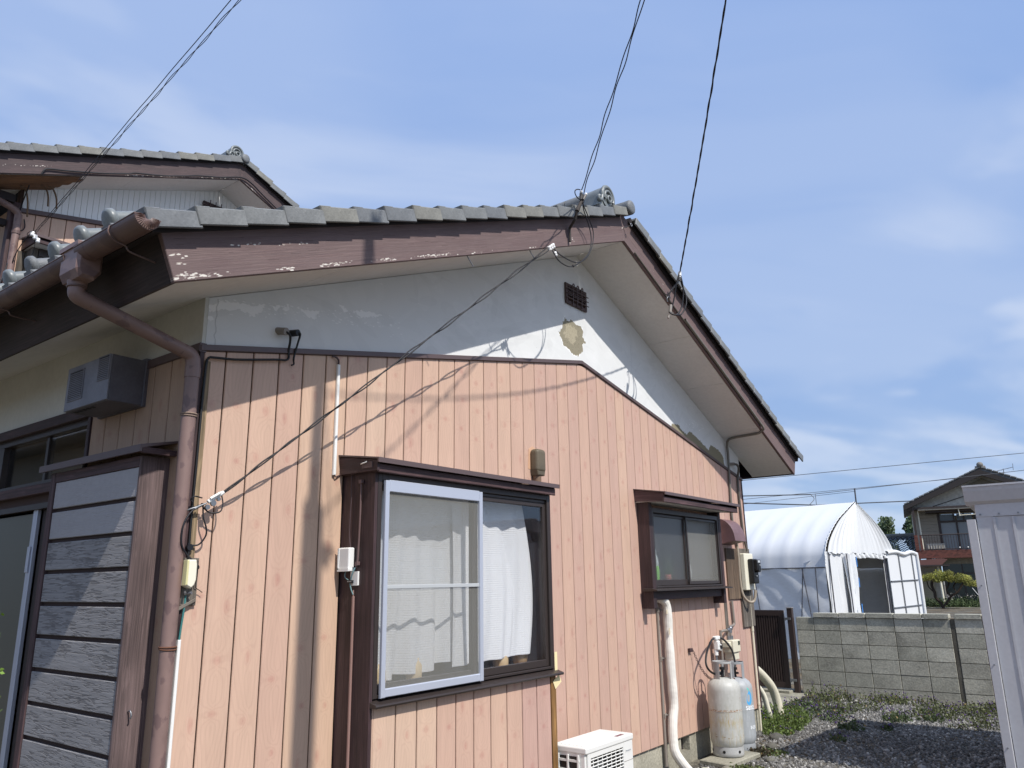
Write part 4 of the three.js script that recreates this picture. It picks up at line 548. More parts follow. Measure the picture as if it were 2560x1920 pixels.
  part('insulator', [rod([-.012, .315, .13], [-.02, .36, .14], .013, .013, 10), rod([.015, .315, .13], [.045, .368, .14], .013, .013, 10)], mat('#6f6a64', { roughness: .5 }), ar); part('insulator_tip', [tr(norm(new THREE.SphereGeometry(.013, 10, 8)), -.021, .372, .142), tr(norm(new THREE.SphereGeometry(.013, 10, 8)), .05, .380, .142)], M.porcelain, ar); part('tie_wire', tube([[0, .29, .13], [.015, .31, .14], [-.01, .32, .14], [0, .30, .135], [.012, .285, .13]], .006, 30, 5), M.wire, ar);
  // three-bobbin rack at the fascia bottom
  const rk = thing('insulator_rack', 'cluster of white bobbin insulators under the fascia left of the ridge', 'insulator', [2.477, 4.19, .555]); for (let i = 0; i < 4; i++) part('insulator', tr(lathe([[0, .020], [.014, .019], [.017, .008], [.012, 0], [.017, -.008], [.014, -.019], [0, -.020]], 14).rotateZ(.55), (i - 1.2) * .026, (i - 1.2) * .020 * (i < 3 ? 1 : -1.2), .005), M.porcelain, rk); part('hook', [tube([[-.03, -.03, 0], [.0, .0, .012], [.03, .035, 0], [.06, .045, -.02]], .005, 16, 6)], mat('#7d4a3c', { roughness: .8 }), rk);
  solo('loop_wire', join([
    tube([[2.73, 4.74, .685], [2.70, 4.735, .68], [2.675, 4.715, .67], [2.685, 4.69, .665], [2.72, 4.67, .665], [2.765, 4.665, .67], [2.82, 4.66, .65], [2.88, 4.64, .62], [2.985, 4.545, .6], [3.012, 4.44, .6], [2.976, 4.317, .6], [2.89, 4.222, .6], [2.803, 4.155, .6], [2.72, 4.10, .6], [2.625, 4.07, .6], [2.535, 4.095, .58], [2.49, 4.165, .56]], .0045, 120, 6),
    tube([[2.78, 4.73, .68], [2.79, 4.66, .67], [2.85, 4.66, .64], [2.97, 4.61, .61], [3.05, 4.513, .6], [3.019, 4.371, .6], [2.93, 4.25, .6], [2.813, 4.165, .6], [2.71, 4.135, .6], [2.58, 4.148, .58], [2.49, 4.19, .56]], .0045, 100, 6), tr(norm(new THREE.SphereGeometry(.011, 8, 6)), 2.715, 4.10, .6)]), M.wire, 'two black wires looping below the ridge from the arm to the bobbin insulators', 'wire');
  solo('service_wire', join([twist([2.46, 4.175, .56], [.145, 2.158, .075], .0, .0065, .40, 200, .0042, .5), twist([2.46, 4.195, .56], [.145, 2.158, .075], .0, .0065, .40, 200, .0042, 3.64)]), M.wire, 'twisted black wire slanting across the gable wall down to the left corner', 'wire');
  // corner termination
  const ct = thing('wire_clamp', 'white wire clamps with round lugs anchored at the left house corner', 'wire clamp', [.07, 2.11, .07]); part('clamp_body', [rod([.075, .05, .006], [-.005, -.004, .003], .010, .010, 8), rod([.05, .045, .02], [.0, .012, .015], .007, .007, 8)], M.white, ct); part('lug', [tr(norm(new THREE.CylinderGeometry(.015, .015, .012, 14).rotateX(Math.PI / 2)), .022, -.008, .006), tr(norm(new THREE.CylinderGeometry(.013, .013, .012, 10).rotateX(Math.PI / 2)), -.008, -.03, .006), tr(norm(new THREE.CylinderGeometry(.010, .010, .012, 10).rotateX(Math.PI / 2)), .05, .014, .006)], M.steel, ct); part('anchor', [tube([[-.01, -.01, .0], [-.05, -.03, -.015], [-.085, -.045, -.03], [-.09, -.06, -.05]], .005, 20, 6), rod([-.06, -.04, -.02], [-.03, -.02, -.01], .007, .007, 6)], M.steel, ct);
  solo('loop_wire', join([tube([[.135, 2.15, .075], [.14, 2.10, .085], [.125, 2.06, .088], [.08, 2.055, .07], [.045, 2.085, .06], [.04, 2.10, .06]], .0038, 40, 6), tube([[.05, 2.10, .055], [.055, 2.03, .06], [.075, 1.98, .06], [.078, 1.94, .055], [.055, 1.90, .04], [.02, 1.895, .03], [.0, 1.90, .03]], .0045, 50, 6), tube([[.03, 2.09, .05], [-.02, 2.04, .055], [-.045, 1.98, .055], [-.042, 1.90, .05], [-.01, 1.85, .05], [.015, 1.825, .06]], .0045, 50, 6), tube([[.04, 2.125, .06], [.0, 2.13, .06], [-.015, 2.115, .05], [.0, 2.10, .05]], .0035, 24, 6), tube([[.04, 1.82, .07], [.042, 1.76, .072], [.055, 1.70, .04], [.085, 1.68, .03], [.10, 1.67, .03]], .002, 30, 5), tr(norm(new THREE.CylinderGeometry(.016, .016, .02, 12).rotateX(Math.PI / 2)), .012, 1.885, .03)]), M.wire, 'tangle of black wires hanging between the clamp and terminal cover at left', 'wire');
  solo('black_cable', join([tube([[.475, 3.105, .055], [.50, 3.09, .06], [.515, 3.06, .045], [.522, 3.0, .025], [.524, 2.965, .028], [.50, 2.945, .032], [.44, 2.935, .032], [.2, 2.882, .032], [.06, 2.862, .032], [.03, 2.855, .03], [.020, 2.82, .026], [.016, 2.65, .024], [.014, 2.3, .024], [.012, 2.0, .024], [.010, 1.83, .03]], .007, 140, 7), tube([[.56, 3.12, .05], [.575, 3.115, .055], [.572, 3.06, .04], [.56, 2.985, .03], [.553, 2.955, .035]], .006, 40, 7), tube([[.553, 2.955, .034], [.56, 2.935, .03], [.545, 2.925, .028]], .005, 12, 6)]), M.black, 'black cables from the stucco stubs along the trim and down the left corner', 'cable');
  // right-hand anchor on the rake
  const ra = thing('insulator_rack', 'white insulator with tail wires anchored on the right roof edge', 'insulator', [4.545, 4.58, .68]); part('insulator', [rod([0, .04, 0], [.0, .0, -.004], .016, .018, 12), rod([.0, -.005, -.004], [.004, -.05, -.012], .014, .014, 12)], M.porcelain, ra); for (let i = 0; i < 3; i++) part('insulator_skirt', rod([.0, -.016 - i * .014, -.006], [.0, -.021 - i * .014, -.007], .021, .019, 14), M.steel, ra); part('bracket', [tube([[0, -.05, -.01], [-.01, -.09, -.05], [-.01, -.16, -.12], [.02, -.2, -.135]], .009, 24, 7), tube([[.0, -.19, -.13], [-.03, -.2, -.13], [-.045, -.22, -.135], [-.035, -.25, -.135]], .005, 20, 6)], M.steel, ra);
  part('tail', [tube([[-.01, .02, 0], [-.03, -.08, -.03], [-.025, -.2, -.06], [-.045, -.33, -.09], [-.09, -.39, -.09], [-.05, -.41, -.05], [.04, -.38, -.03], [.09, -.28, .0], [.10, -.18, .0], [.05, -.08, -.01], [.0, -.03, 0]], .007, 120, 7), tube([[.01, .02, 0], [.05, -.1, .0], [.06, -.2, -.01], [.04, -.32, -.03], [-.03, -.4, -.05], [-.08, -.40, -.08], [-.06, -.36, -.1]], .008, 90, 7)], M.wire, ra); part('sleeve', [rod([-.055, -.30, -.095], [-.075, -.385, -.098], .016, .016, 10), rod([-.10, -.42, -.1], [-.12, -.45, -.1], .009, .009, 8)], M.greyPipe, ra);
  // screw hook at the ridge
  solo('screw_hook', join([tube([[3.72, 4.83, .526], [3.735, 4.835, .56], [3.74, 4.84, .585]], .004, 12, 6), tr(norm(new THREE.TorusGeometry(.013, .004, 6, 16)), 3.742, 4.845, .598)]), M.steel, 'small screw eye in the fascia peak under the round ridge tile', 'hook');
  for (const [x, o] of [[1.55, 0], [2.27, 1]]) solo('nail', rod([x, RY - .407 * (XR - x) - .0, .50], [x + .05, RY - .407 * (XR - x) - .06, .51], .004, .004, 6), M.steel, o ? 'thin rusty nail under the fascia near the bobbin insulators' : 'thin rusty nail under the fascia midway along the white soffit', 'nail');
}

// ---------- curtains and things behind the glass ----------
function curtain(x0, x1, yt, yb, z, seed, edge, hem, label) {
  const nx = 150, ny = 50, R = rng(seed), ph = [R() * 6, R() * 6, R() * 6], P = [], U = [], I = [];
  for (let j = 0; j <= ny; j++) for (let i = 0; i <= nx; i++) {
    const u = i / nx, v = j / ny, k = .35 + .65 * v, x1v = x1 + edge(v), x = lerp(x0, x1v, u) + .012 * Math.sin(u * 9 + v * 3 + ph[0]), yb2 = yb + hem(u);
    const fold =  Math.pow(Math.abs(Math.sin(u * 8.5 + ph[1] + .9 * Math.sin(v * 2 + u * 4))), .9) * .034 + .012 * Math.sin(u * 31 + ph[2] + v * 1.5);
    P.push(x, lerp(yt, yb2, v), z + fold * k * 1.3); U.push(u * (x1 - x0) * 1.5, v * (yt - yb));
  }
  for (let j = 0; j < ny; j++) for (let i = 0; i < nx; i++) { const a = j * (nx + 1) + i, b = a + 1, c = a + nx + 1, d = c + 1; I.push(a, c, b, b, c, d); }
  const g = new THREE.BufferGeometry(); g.setAttribute('position', new THREE.Float32BufferAttribute(P, 3)); g.setAttribute('uv', new THREE.Float32BufferAttribute(U, 2)); g.setIndex(I); g.computeVertexNormals();
  return solo('curtain', g, M.curtain, label, 'curtain');
}
curtain(1.045, 1.86, 2.262, 1.142, .085, 3, v => 0, u => .03 * Math.floor(u * 2.6) + .008 * Math.sin(u * 8), 'white lace curtain behind the insect screen in the left half of the bay window');
curtain(1.80, 2.62, 2.262, 1.155, .120, 8, v => .07 * Math.sin(v * 3.1) - .02 + .04 * v, u => .02 + .02 * u, 'white lace curtain behind bare glass in the right half of the bay window');
for (const [x, h, r, l, c] of [[1.22, .13, .05, 'pale bundle on the bay window ledge under the left curtain', '#c9b48e'], [1.52, .14, .05, 'beige round jar on the bay window ledge below the left curtain gap', '#d1bd98'], [2.38, .12, .055, 'beige pot on the ledge below the right curtain hem', '#c2aa84'], [2.60, .30, .06, 'tan tall jar at the right end of the bay window ledge', '#a98f6c']]) solo('ledge_jar', tr(lathe([[0, 0], [r * .8, 0], [r, h * .2], [r, h * .7], [r * .6, h * .9], [r * .65, h], [0, h]], 20), x, 1.112, .09), mat(c, { roughness: .5 }), l, 'jar');
{
  const bt = thing('bottle', 'green washing-up bottle standing behind the frosted kitchen window', 'bottle', [5.10, 1.66, -.06]); part('body', lathe([[0, 0], [.032, 0], [.034, .03], [.030, .05]], 16), mat('#d8e2d8', { roughness: .3 }), bt); part('label_band', lathe([[.034, .03], [.036, .05], [.038, .10], [.034, .16], [.024, .17]], 18), mat('#7fd02a', { roughness: .4 }), bt); part('neck', lathe([[.030, .165], [.033, .20], [.026, .25], [.012, .28], [.012, .33], [.018, .335], [0, .34]], 16), mat('#cfd6d2', { roughness: .3 }), bt);
  solo('cup', tr(lathe([[0, 0], [.03, 0], [.035, .05], [.033, .08], [.0, .08]], 16), 5.24, 1.66, .0), mat('#b04f48', { roughness: .5 }), 'red cup beside the green bottle behind the frosted glass', 'cup');
  solo('rod', rod([4.87, 1.64, .03], [4.87, 2.08, .03], .009, .009, 8), M.white, 'white upright rod behind the left frosted pane', 'rod');
  solo('kitchen_ledge', bx(4.74, 6.26, 1.62, 1.655, -.25, .03), M.interior, 'shelf ledge inside the kitchen window carrying the bottle', 'ledge');
  solo('brush', tube([[5.75, 1.66, .0], [5.76, 1.75, .01], [5.77, 1.84, .0]], .012, 16, 8), M.white, 'white brush handle behind the screened right pane of the kitchen window', 'brush');
}

// ---------- outdoor unit, gas cylinders, gas meter ----------
{
  const a = thing('outdoor_unit', 'white air conditioner outdoor unit standing on the ground beside the bay window', 'air conditioner unit', [2.785, 0, .225]); const W = .655, D = .285, H = .575;
  const wm = mat('#e3e2dc', { roughness: .45 });
  part('casing', [bx(.0, .02, .03, H - .04, .01, D - .012, .004), bx(.02, W - .004, .03, H - .03, 0, .02, .003), bx(W - .02, W - .003, .03, H - .03, .02, D - .01, .003)], wm, a);
  part('front_panel', [bx(.022, .062, .03, H - .035, D - .022, D, .004), bx(.515, W - .003, .03, H - .035, D - .022, D, .004), bx(.062, .515, H - .075, H - .035, D - .022, D - .0005, .003), bx(.062, .515, .03, .07, D - .022, D - .0005, .003)], wm, a);
  part('top_lid', [muv(new RoundedBoxGeometry(W + .012, .045, D + .012, 3, .012).translate(W / 2, H - .02, D / 2))], wm, a); for (let i = 0; i < 7; i++) part('lid_rib', bx(.03, W - .1, H + .001, H + .006, .02 + i * .033, .038 + i * .033, .002), wm, a);
  part('fan_void', bx(.062, .515, .07, H - .075, D - .06, D - .05), M.black, a); part('fan', [rod([.288, .29, D - .048], [.288, .29, D - .03], .05, .05, 18), ...[0, 1, 2].map(i => muv(ext([[.0, -.04], [.17, -.08], [.18, .06], [.0, .04]], -.002, .002).rotateZ(i * 2.094).translate(.288, .29, D - .04)))], mat('#55585a'), a);
  for (let i = 0; i < 19; i++) part('grille_slat', rod([.06, .08 + i * .0226, D - .008], [.517, .08 + i * .0226, D - .008], .0042, .0042, 6), wm, a); for (let i = 0; i < 7; i++) part('grille_bar', bx(.105 + i * .062, .112 + i * .062, .07, H - .075, D - .016, D - .011), wm, a);
  part('side_void', bx(-.001, .0195, .06, H - .06, .05, D - .06), M.black, a); for (let i = 0; i < 8; i++) part('side_slat', bx(-.012, -.003, .06 + i * .06, .075 + i * .06, .05, D - .05, .002), wm, a); for (const z of [.05, .13, .215]) part('side_bar', bx(-.014, -.002, .05, H - .05, z, z + .016, .002), wm, a);
  const lt = ctex(256, 64, (c) => { c.fillStyle = '#e3e2dc'; c.fillRect(0, 0, 256, 64); c.fillStyle = '#2c3a52'; c.font = 'bold 46px sans-serif'; c.textBaseline = 'middle'; c.textAlign = 'center'; c.fillText('Panasonic', 128, 34, 240); });
  part('maker_mark', tr(norm(new THREE.PlaneGeometry(.085, .021)), .582, H - .105, D + .0015), mat('#ffffff', { map: lt, roughness: .5 }), a); part('panel_seam', [bx(.517, W - .004, .40, .403, D + .0002, D + .0012), bx(.517, W - .004, .22, .223, D + .0002, D + .0012)], M.greyPipe, a); part('lid_sticker', bx(W - .19, W - .09, H + .0025, H + .004, D - .05, D - .02), mat('#7e5a5e'), a);
  for (const x of [.06, .53]) part('foot', bx(x, x + .06, GY, .03, .0, D + .02, .004), M.steel, a);
  // gas cylinders
  const prof = [[0, .03], [.10, .045], [.140, .075], [.160, .12], [.1635, .16], [.1635, .405], [.1665, .408], [.1665, .416], [.1635, .419], [.1635, .60], [.158, .64], [.14, .675], [.105, .703], [.06, .715], [.0, .718]];
  const cylTex = (seed, mode) => ctex(1024, 512, (c, w, h) => {
    const R = rng(seed); c.fillStyle = mode ? '#a6aaac' : '#b9b9b2'; c.fillRect(0, 0, w, h);
    for (let i = 0; i < 700; i++) { c.fillStyle = R() < .5 ? 'rgba(255,255,255,.06)' : 'rgba(120,118,105,.07)'; c.fillRect(R() * w, R() * h, 2 + R() * 26, 2 + R() * 60); }
    if (!mode) { for (let i = 0; i < 1100; i++) { const y = 300 - (R() * R()) * 120 + (R() < .5 ? R() * 180 : 0); c.fillStyle = `rgba(${150 + R() * 40},${110 + R() * 40},50,${.07 + R() * .17})`; c.fillRect(R() * w, y, 1 + R() * 5, 6 + R() * 46); } for (let i = 0; i < 420; i++) { c.fillStyle = 'rgba(122,72,38,.35)'; c.fillRect(R() * w, h * .44 + (R() - .5) * 12, 2 + R() * 9, 1 + R() * 5); } for (let i = 0; i < 30; i++) { c.fillStyle = 'rgba(120,84,40,.5)'; const x = R() * w, y = h * .78 + (R() - .5) * 30; c.fillRect(x, y, 3 + R() * 22, 2 + R() * 4); c.fillRect(x, y, 2, 10 + R() * 30); } c.fillStyle = 'rgba(140,110,100,.30)'; c.font = 'bold 44px sans-serif'; c.fillText('17 7', 610, 170); }
    else { for (let i = 0; i < 200; i++) { c.fillStyle = 'rgba(120,96,70,.25)'; c.fillRect(R() * w, h * .44 + (R() - .5) * 10, 2 + R() * 8, 1 + R() * 3); } const x0 = mode; c.fillStyle = '#54a8dc'; c.beginPath(); c.moveTo(x0 + 6, 96); c.bezierCurveTo(x0 + 62, 120, x0 + 52, 205, x0 - 8, 200); c.bezierCurveTo(x0 - 50, 194, x0 - 40, 140, x0 + 6, 96); c.fill(); c.fillStyle = '#a6aaac'; c.beginPath(); c.ellipse(x0 - 6, 150, 20, 28, .3, 0, 7); c.fill(); c.fillStyle = '#63c7b7'; c.beginPath(); c.ellipse(x0 - 4, 88, 20, 7, .6, 0, 7); c.fill(); c.fillStyle = '#eef1f2'; c.textAlign = 'right'; c.font = 'bold 52px sans-serif'; c.fillText('sance', x0 + 92, 232); c.font = 'bold 50px sans-serif'; c.fillText('ナンス', x0 + 98, 294); c.font = 'bold 34px sans-serif'; c.fillText('玉村町', x0 + 88, 334); c.fillText('8-0298', x0 + 92, 368); }
  });
  const rust = mat('#7d4a2e', { roughness: .95, map: mottle });
  const cyl = (label, pos, ry, tex, tone) => {
    const g = thing('gas_cylinder', label, 'gas cylinder', pos, ry, undefined); const m = mat('#ffffff', { map: tex, roughness: .5 }), mm = mat(tone, { roughness: .5, map: mottle });
    const b = lathe(prof, 44); const p = b.attributes.position, uv = b.attributes.uv; for (let i = 0; i < uv.count; i++) uv.setY(i, (p.getY(i) - .03) / .70); part('body', b, m, g);
    part('foot_ring', lathe([[.135, .0], [.150, .0], [.152, .03], [.148, .085], [.142, .085], [.140, .03], [.135, .0]], 40), mm, g); for (let i = 0; i < 6; i++) { const an = i * 1.047 + .35; part('foot_hole', tr(norm(new THREE.CylinderGeometry(.014, .014, .008, 12).rotateX(Math.PI / 2).rotateY(an)), Math.sin(an) * .149, .045, Math.cos(an) * .149), M.black, g); }
    const collar = []; for (const [a0, a1, y0, y1] of [[0, 6.2832, .850, .872], [-.62, .62, .72, .765], [-.62, -.42, .72, .86], [.42, .62, .72, .86], [1.55, 2.4, .70, .86], [3.7, 4.2, .70, .86], [4.2, 4.6, .70, .75]]) { const n = Math.max(6, Math.ceil((a1 - a0) * 8)), pr = []; collar.push(norm(new THREE.LatheGeometry([[.0905, y0], [.095, y0], [.095, y1], [.0905, y1], [.0905, y0]].map(q => new THREE.Vector2(...q)), n, a0, a1 - a0))); }
    part('collar', collar, mm, g); part('rust_weld', [norm(new THREE.TorusGeometry(.095, .006, 6, 30, 1.3).rotateX(Math.PI / 2).rotateY(.65 + Math.PI * 1.5).translate(0, .712, 0))], rust, g);
    part('valve', [rod([0, .71, 0], [0, .79, 0], .016, .014, 12), rod([0, .76, 0], [.05, .76, .01], .011, .011, 10), rod([0, .79, 0], [0, .815, 0], .026, .026, 14)], mat('#2f2f31', { roughness: .5, metalness: .4 }), g); return g;
  };
  const c1 = cyl('front grey gas cylinder with rusty streaks and rusted waist band', [5.775, .008, .27], .2, cylTex(4, 0), '#c2c2bf');
  const c2 = cyl('rear grey gas cylinder with blue droplet and white lettering', [6.21, -.035, .225], 0, cylTex(6, 250), '#b2b6b8');
  c1.rotation.y = 2.4; c2.rotation.y = -1.885;
  solo('paving_slab', tr(muv(ext([[-.36, -.14], [.30, -.19], [.34, .12], [-.30, .19]], 0, .045, .008).rotateX(-Math.PI / 2)), 5.74, -.044, .30), M.concrete, 'rough concrete slab under the front gas cylinder', 'slab'); solo('paving_slab', tr(muv(ext([[-.26, -.16], [.42, -.17], [.40, .15], [-.24, .17]], 0, .030, .008).rotateX(-Math.PI / 2)), 6.26, -.07, .24), M.concrete, 'thin concrete slab under the rear gas cylinder', 'slab');
  solo('round_cover', tr(lathe([[0, .05], [.08, .05], [.088, .04], [.088, 0]], 28), 4.97, GY, 1.02), mat('#c9c8c0', { map: mottle, roughness: .8 }), 'round grey cap in the gravel in front of the slab', 'cap'); solo('paving_slab', tr(muv(ext([[-.20, -.12], [.18, -.13], [.2, .1], [-.19, .13]], 0, .04, .008).rotateX(-Math.PI / 2)), 4.75, -.055, .98), M.concrete, 'pale flat stone left of the round cap', 'slab');
  // regulator, hoses, chain
  const rg = thing('gas_regulator', 'white gas regulator with black hoses on the siding above the cylinders', 'gas regulator', [6.12, 1.0, .07]); part('body', [rod([0, .08, 0], [0, -.10, 0], .022, .024, 14), muv(new RoundedBoxGeometry(.11, .04, .05, 2, .012).translate(.01, .075, .01)), muv(new RoundedBoxGeometry(.06, .10, .06, 2, .015).translate(.005, .0, .015)), tr(norm(new THREE.CylinderGeometry(.034, .034, .02, 18).rotateX(Math.PI / 2)), .035, -.02, .035)], M.white, rg); part('dial', tr(norm(new THREE.CylinderGeometry(.022, .022, .006, 16).rotateX(Math.PI / 2)), .035, -.02, .048), M.black, rg); part('fitting', [rod([0, -.10, 0], [0, -.17, .0], .014, .014, 10), rod([-.05, .075, .01], [-.09, .07, .02], .012, .01, 10)], M.steel, rg); part('hose', [tube([[-.08, .075, .02], [-.22, .06, .05], [-.40, -.02, .08], [-.50, -.11, .10], [-.51, -.18, .12], [-.44, -.235, .15], [-.325, -.245, .19]], .0105, 60, 9), tube([[.05, .075, .02], [.10, .05, .06], [.14, -.05, .12], [.13, -.18, .15], [.10, -.24, .155]], .0105, 40, 9)], M.black, rg);
  const ch = thing('safety_chain', 'rusty chain from a bracket on the siding to the front gas cylinder', 'chain', [5.585, .99, .012]); part('bracket', bx(-.03, .03, -.018, .018, 0, .03, .003), M.brownDark, ch); const lk = norm(new THREE.TorusGeometry(.009, .0026, 5, 10).scale(.75, 1.3, 1)); for (let i = 0; i < 26; i++) { const t = i / 25, m = prep(new THREE.Mesh(lk, M.brownMetal)); m.name = 'chain_link'; m.position.set(.03 + .09 * t, -.01 - .27 * t - .05 * Math.sin(t * 3.14), .03 + .13 * t); m.rotation.set(.3, i % 2 ? 1.57 : 0, .5); ch.add(m); }
  // gas meter with pipework
  const gm = thing('gas_meter', 'cream gas meter hanging from grey pipes behind the rear cylinder', 'gas meter', [6.40, .83, .06]); part('body', [muv(new RoundedBoxGeometry(.20, .13, .13, 3, .012).translate(.02, .145, .065)), muv(new RoundedBoxGeometry(.15, .12, .11, 3, .012).translate(.03, .06, .06)), muv(new RoundedBoxGeometry(.08, .06, .10, 2, .01).translate(-.09, .165, .055))], M.cream, gm); part('display', [bx(.05, .10, .155, .195, .1305, .133)], mat('#3a443c', { roughness: .2 }), gm); part('badge', [bx(.03, .05, .095, .12, .1155, .118), bx(.07, .085, .08, .09, .1155, .118)], M.black, gm); part('coupling', [rod([-.03, .21, .06], [-.03, .25, .06], .022, .022, 12), rod([.045, .21, .06], [.045, .25, .06], .022, .022, 12)], M.steel, gm);
  part('pipe', [tube([[-.03, .24, .06], [-.03, .29, .06], [-.05, .31, .055], [-.12, .31, .04], [-.15, .30, .03], [-.155, .26, .025], [-.155, -.4, .02]], .014, 60, 9), tube([[.045, .24, .06], [.05, .30, .05], [.10, .34, .03], [.28, .345, .0], [.37, .36, -.03]], .014, 40, 9), rod([.375, .35, -.025], [.355, .61, -.025], .016, .016, 12)], M.greyPipe, gm); part('cock', [rod([.05, .28, .05], [.05, .33, .045], .024, .024, 12), tr(norm(new THREE.SphereGeometry(.028, 12, 9)), .06, .325, .05), rod([-.05, .31, .055], [-.02, .315, .06], .022, .022, 10)], M.steel, gm);
  solo('old_plank_strip', bx(6.58, 6.66, .85, 1.42, .0115, .016), M.oldBoard, 'greyed bare plank behind the gas pipes', 'board');
  // two white pipes at the back corner
  solo('lagged_pipe', tube([[7.50, .66, -.12], [7.62, .62, -.10], [7.85, .50, -.08], [8.02, .36, -.05], [8.10, .2, -.03], [8.12, -.02, 0]], .055, 60, 14), M.cream, 'thick white lagged pipe curving to the ground past the house corner', 'pipe'); solo('lagged_pipe', tube([[7.50, .50, -.10], [7.62, .42, -.08], [7.72, .30, -.05], [7.78, .12, -.03], [7.82, -.03, 0]], .032, 50, 12), M.offwhite, 'thinner white pipe beside the thick lagged pipe', 'pipe');
}

// ---------- yard: block wall, gate, shed, gravel, weeds ----------
{
  const X = 10.65, bw = thing('block_wall', 'grey concrete block wall with capstones along the far side of the yard', 'wall', [X, 0, 0]); const R = rng(21), zs = [-.52, -.25, .13, .515, .90, 1.28, 1.63, 1.685, 2.03, 2.42, 2.80, 3.19, 3.57, 3.96, 4.34], ys = [-.30, -.10, .10, .30, .50, .695, .89, 1.085];
  part('mortar', bx(.008, .11, -.3, 1.08, -.52, 4.34), mat('#77736a', { map: stoneTex, roughness: 1 }), bw); const bm = ['#d2cfc3', '#c9c6ba', '#d8d5c8', '#c2c0b4'].map(c => mat(c, { map: stoneTex, bumpMap: mottleBump, bumpScale: .002, roughness: .95 }));
  for (let i = 0; i + 1 < zs.length; i++) { if (i === 6) { part('pillar_joint', bx(.004, .12, -.3, 1.08, zs[6] + .004, zs[7] - .004), mat('#6f6b62', { map: stoneTex, roughness: 1 }), bw); continue; } for (let j = 0; j < 7; j++) part('block', bx(-.001 + (R() - .5) * .003, .12, ys[j] + .0045, ys[j + 1] - .0045, zs[i] + .0045, zs[i + 1] - .0045, .003, 'y', R() * 2, R() * 2), bm[Math.floor(R() * 4)], bw); if (i > 0) part('capstone', bx(-.022, .142, 1.089, 1.150 + (R() - .5) * .006, zs[i] + .003, zs[i + 1] - .003, .008, 'y', R() * 2, R() * 2), bm[Math.floor(R() * 4)], bw); }
  const g = thing('slat_gate', 'dark brown metal gate with vertical slats between house and block wall', 'gate', [X, 0, -.70]); const dk = mat('#3b2f2c', { roughness: .5 });
  part('frame', [bx(-.02, .02, .02, 1.185, -.07, 0, .003), bx(-.02, .02, .02, 1.185, -1.30, -1.24, .003), bx(-.02, .02, 1.10, 1.185, -1.24, -.07, .003), bx(-.02, .02, .02, .11, -1.24, -.07, .003)], dk, g); for (let i = 0; i < 30; i++) part('slat', bx(-.013, .013, .11, 1.10, -1.225 + i * .0388, -1.201 + i * .0388, .002), dk, g); part('back_sheet', bx(.014, .017, .11, 1.10, -1.24, -.07), M.under, g);
  const gp = thing('gate_post', 'dark metal gate post with hinges at the end of the block wall', 'post', [X, 0, -.60]); part('post', bx(-.05, .03, GY, 1.215, -.035, .045, .004), dk, gp); part('cap', bx(-.055, .035, 1.216, 1.228, -.04, .05, .003), M.greyPipe, gp); for (const y of [.13, 1.04]) part('hinge', [bx(-.065, -.03, y, y + .035, -.08, .02, .003), rod([-.05, y - .015, -.075], [-.05, y + .05, -.075], .012, .012, 8)], M.steel, gp);
  solo('threshold', bx(10.45, 10.8, GY - .05, .0, -2.1, -.66, .01), M.concrete, 'low concrete sill under the slatted gate', 'sill'); solo('concrete_pad', bx(8.4, 10.62, -.1, -.035, -1.9, -.42, .01), M.concrete, 'concrete pad in front of the gate', 'pad');
  // storage shed
  const s = thing('storage_shed', 'pale lilac-grey steel storage shed cut off by the right edge', 'shed', [5.9, 0, 2.70]);
  part('wall_panel', [bx(.0, .04, -.03, 2.29, .0, .13, .003), ...Array.from({ length: 9 }, (_, i) => bx(.004, .04, -.03, 2.18, .132 + i * .142, .27 + i * .142, .003))], M.shed, s); for (let i = 0; i < 9; i++) part('rib', muv(ext([[.13 + i * .142 - .006, .006], [.13 + i * .142 + .014, .006], [.13 + i * .142 + .009, -.012], [.13 + i * .142 - .001, -.012]], -2.178, .03).rotateX(Math.PI / 2).applyMatrix4(new THREE.Matrix4().makeBasis(V(0, 0, 1), V(0, 1, 0), V(-1, 0, 0)).multiply(new THREE.Matrix4().makeScale(1, 1, 1)))), M.shed, s);
  part('header_panel', bx(-.004, .04, 2.185, 2.292, .0, 2.4, .003), M.shed, s); part('roof_fascia', [muv(ext([[.0, 2.29], [.05, 2.285], [.05, 2.445], [-.06, 2.445], [-.055, 2.41], [-.03, 2.32]], -.065, 2.5, .004))], M.shed, s); part('roof_edge', bx(-.066, .06, 2.446, 2.462, -.07, 2.5, .004), M.shed, s);
  part('roof', muv(ext([[.05, 2.30], [2.4, 2.08], [2.4, 2.17], [.05, 2.44]], -.06, 2.5)), M.shed, s); part('side_wall', [bx(.041, 2.3, -.03, 2.10, .0, .04), bx(2.26, 2.3, -.03, 2.10, .04, 2.4)], M.shed, s); part('drain_channel', bx(-.03, .035, -.03, 2.165, -.075, -.006, .003), M.shed, s); for (let i = 0; i < 9; i++) part('bolt', rod([-.010, 2.205, .035 + i * .142], [-.002, 2.205, .035 + i * .142], .008, .008, 8), M.steel, s); for (const y of [.3, .95, 1.6]) part('screw', rod([-.036, y, -.04], [-.029, y, -.04], .006, .006, 8), M.steel, s); part('base_rail', bx(-.02, 2.3, GY, -.032, -.02, 2.4, .003), M.steel, s);
  // gravel stones
  const sg = new THREE.IcosahedronGeometry(1, 0), N = 26000, gi = new THREE.InstancedMesh(sg, mat('#ffffff', { roughness: .95 }), N), m4 = new THREE.Matrix4(), q = new THREE.Quaternion(), col = new THREE.Color();
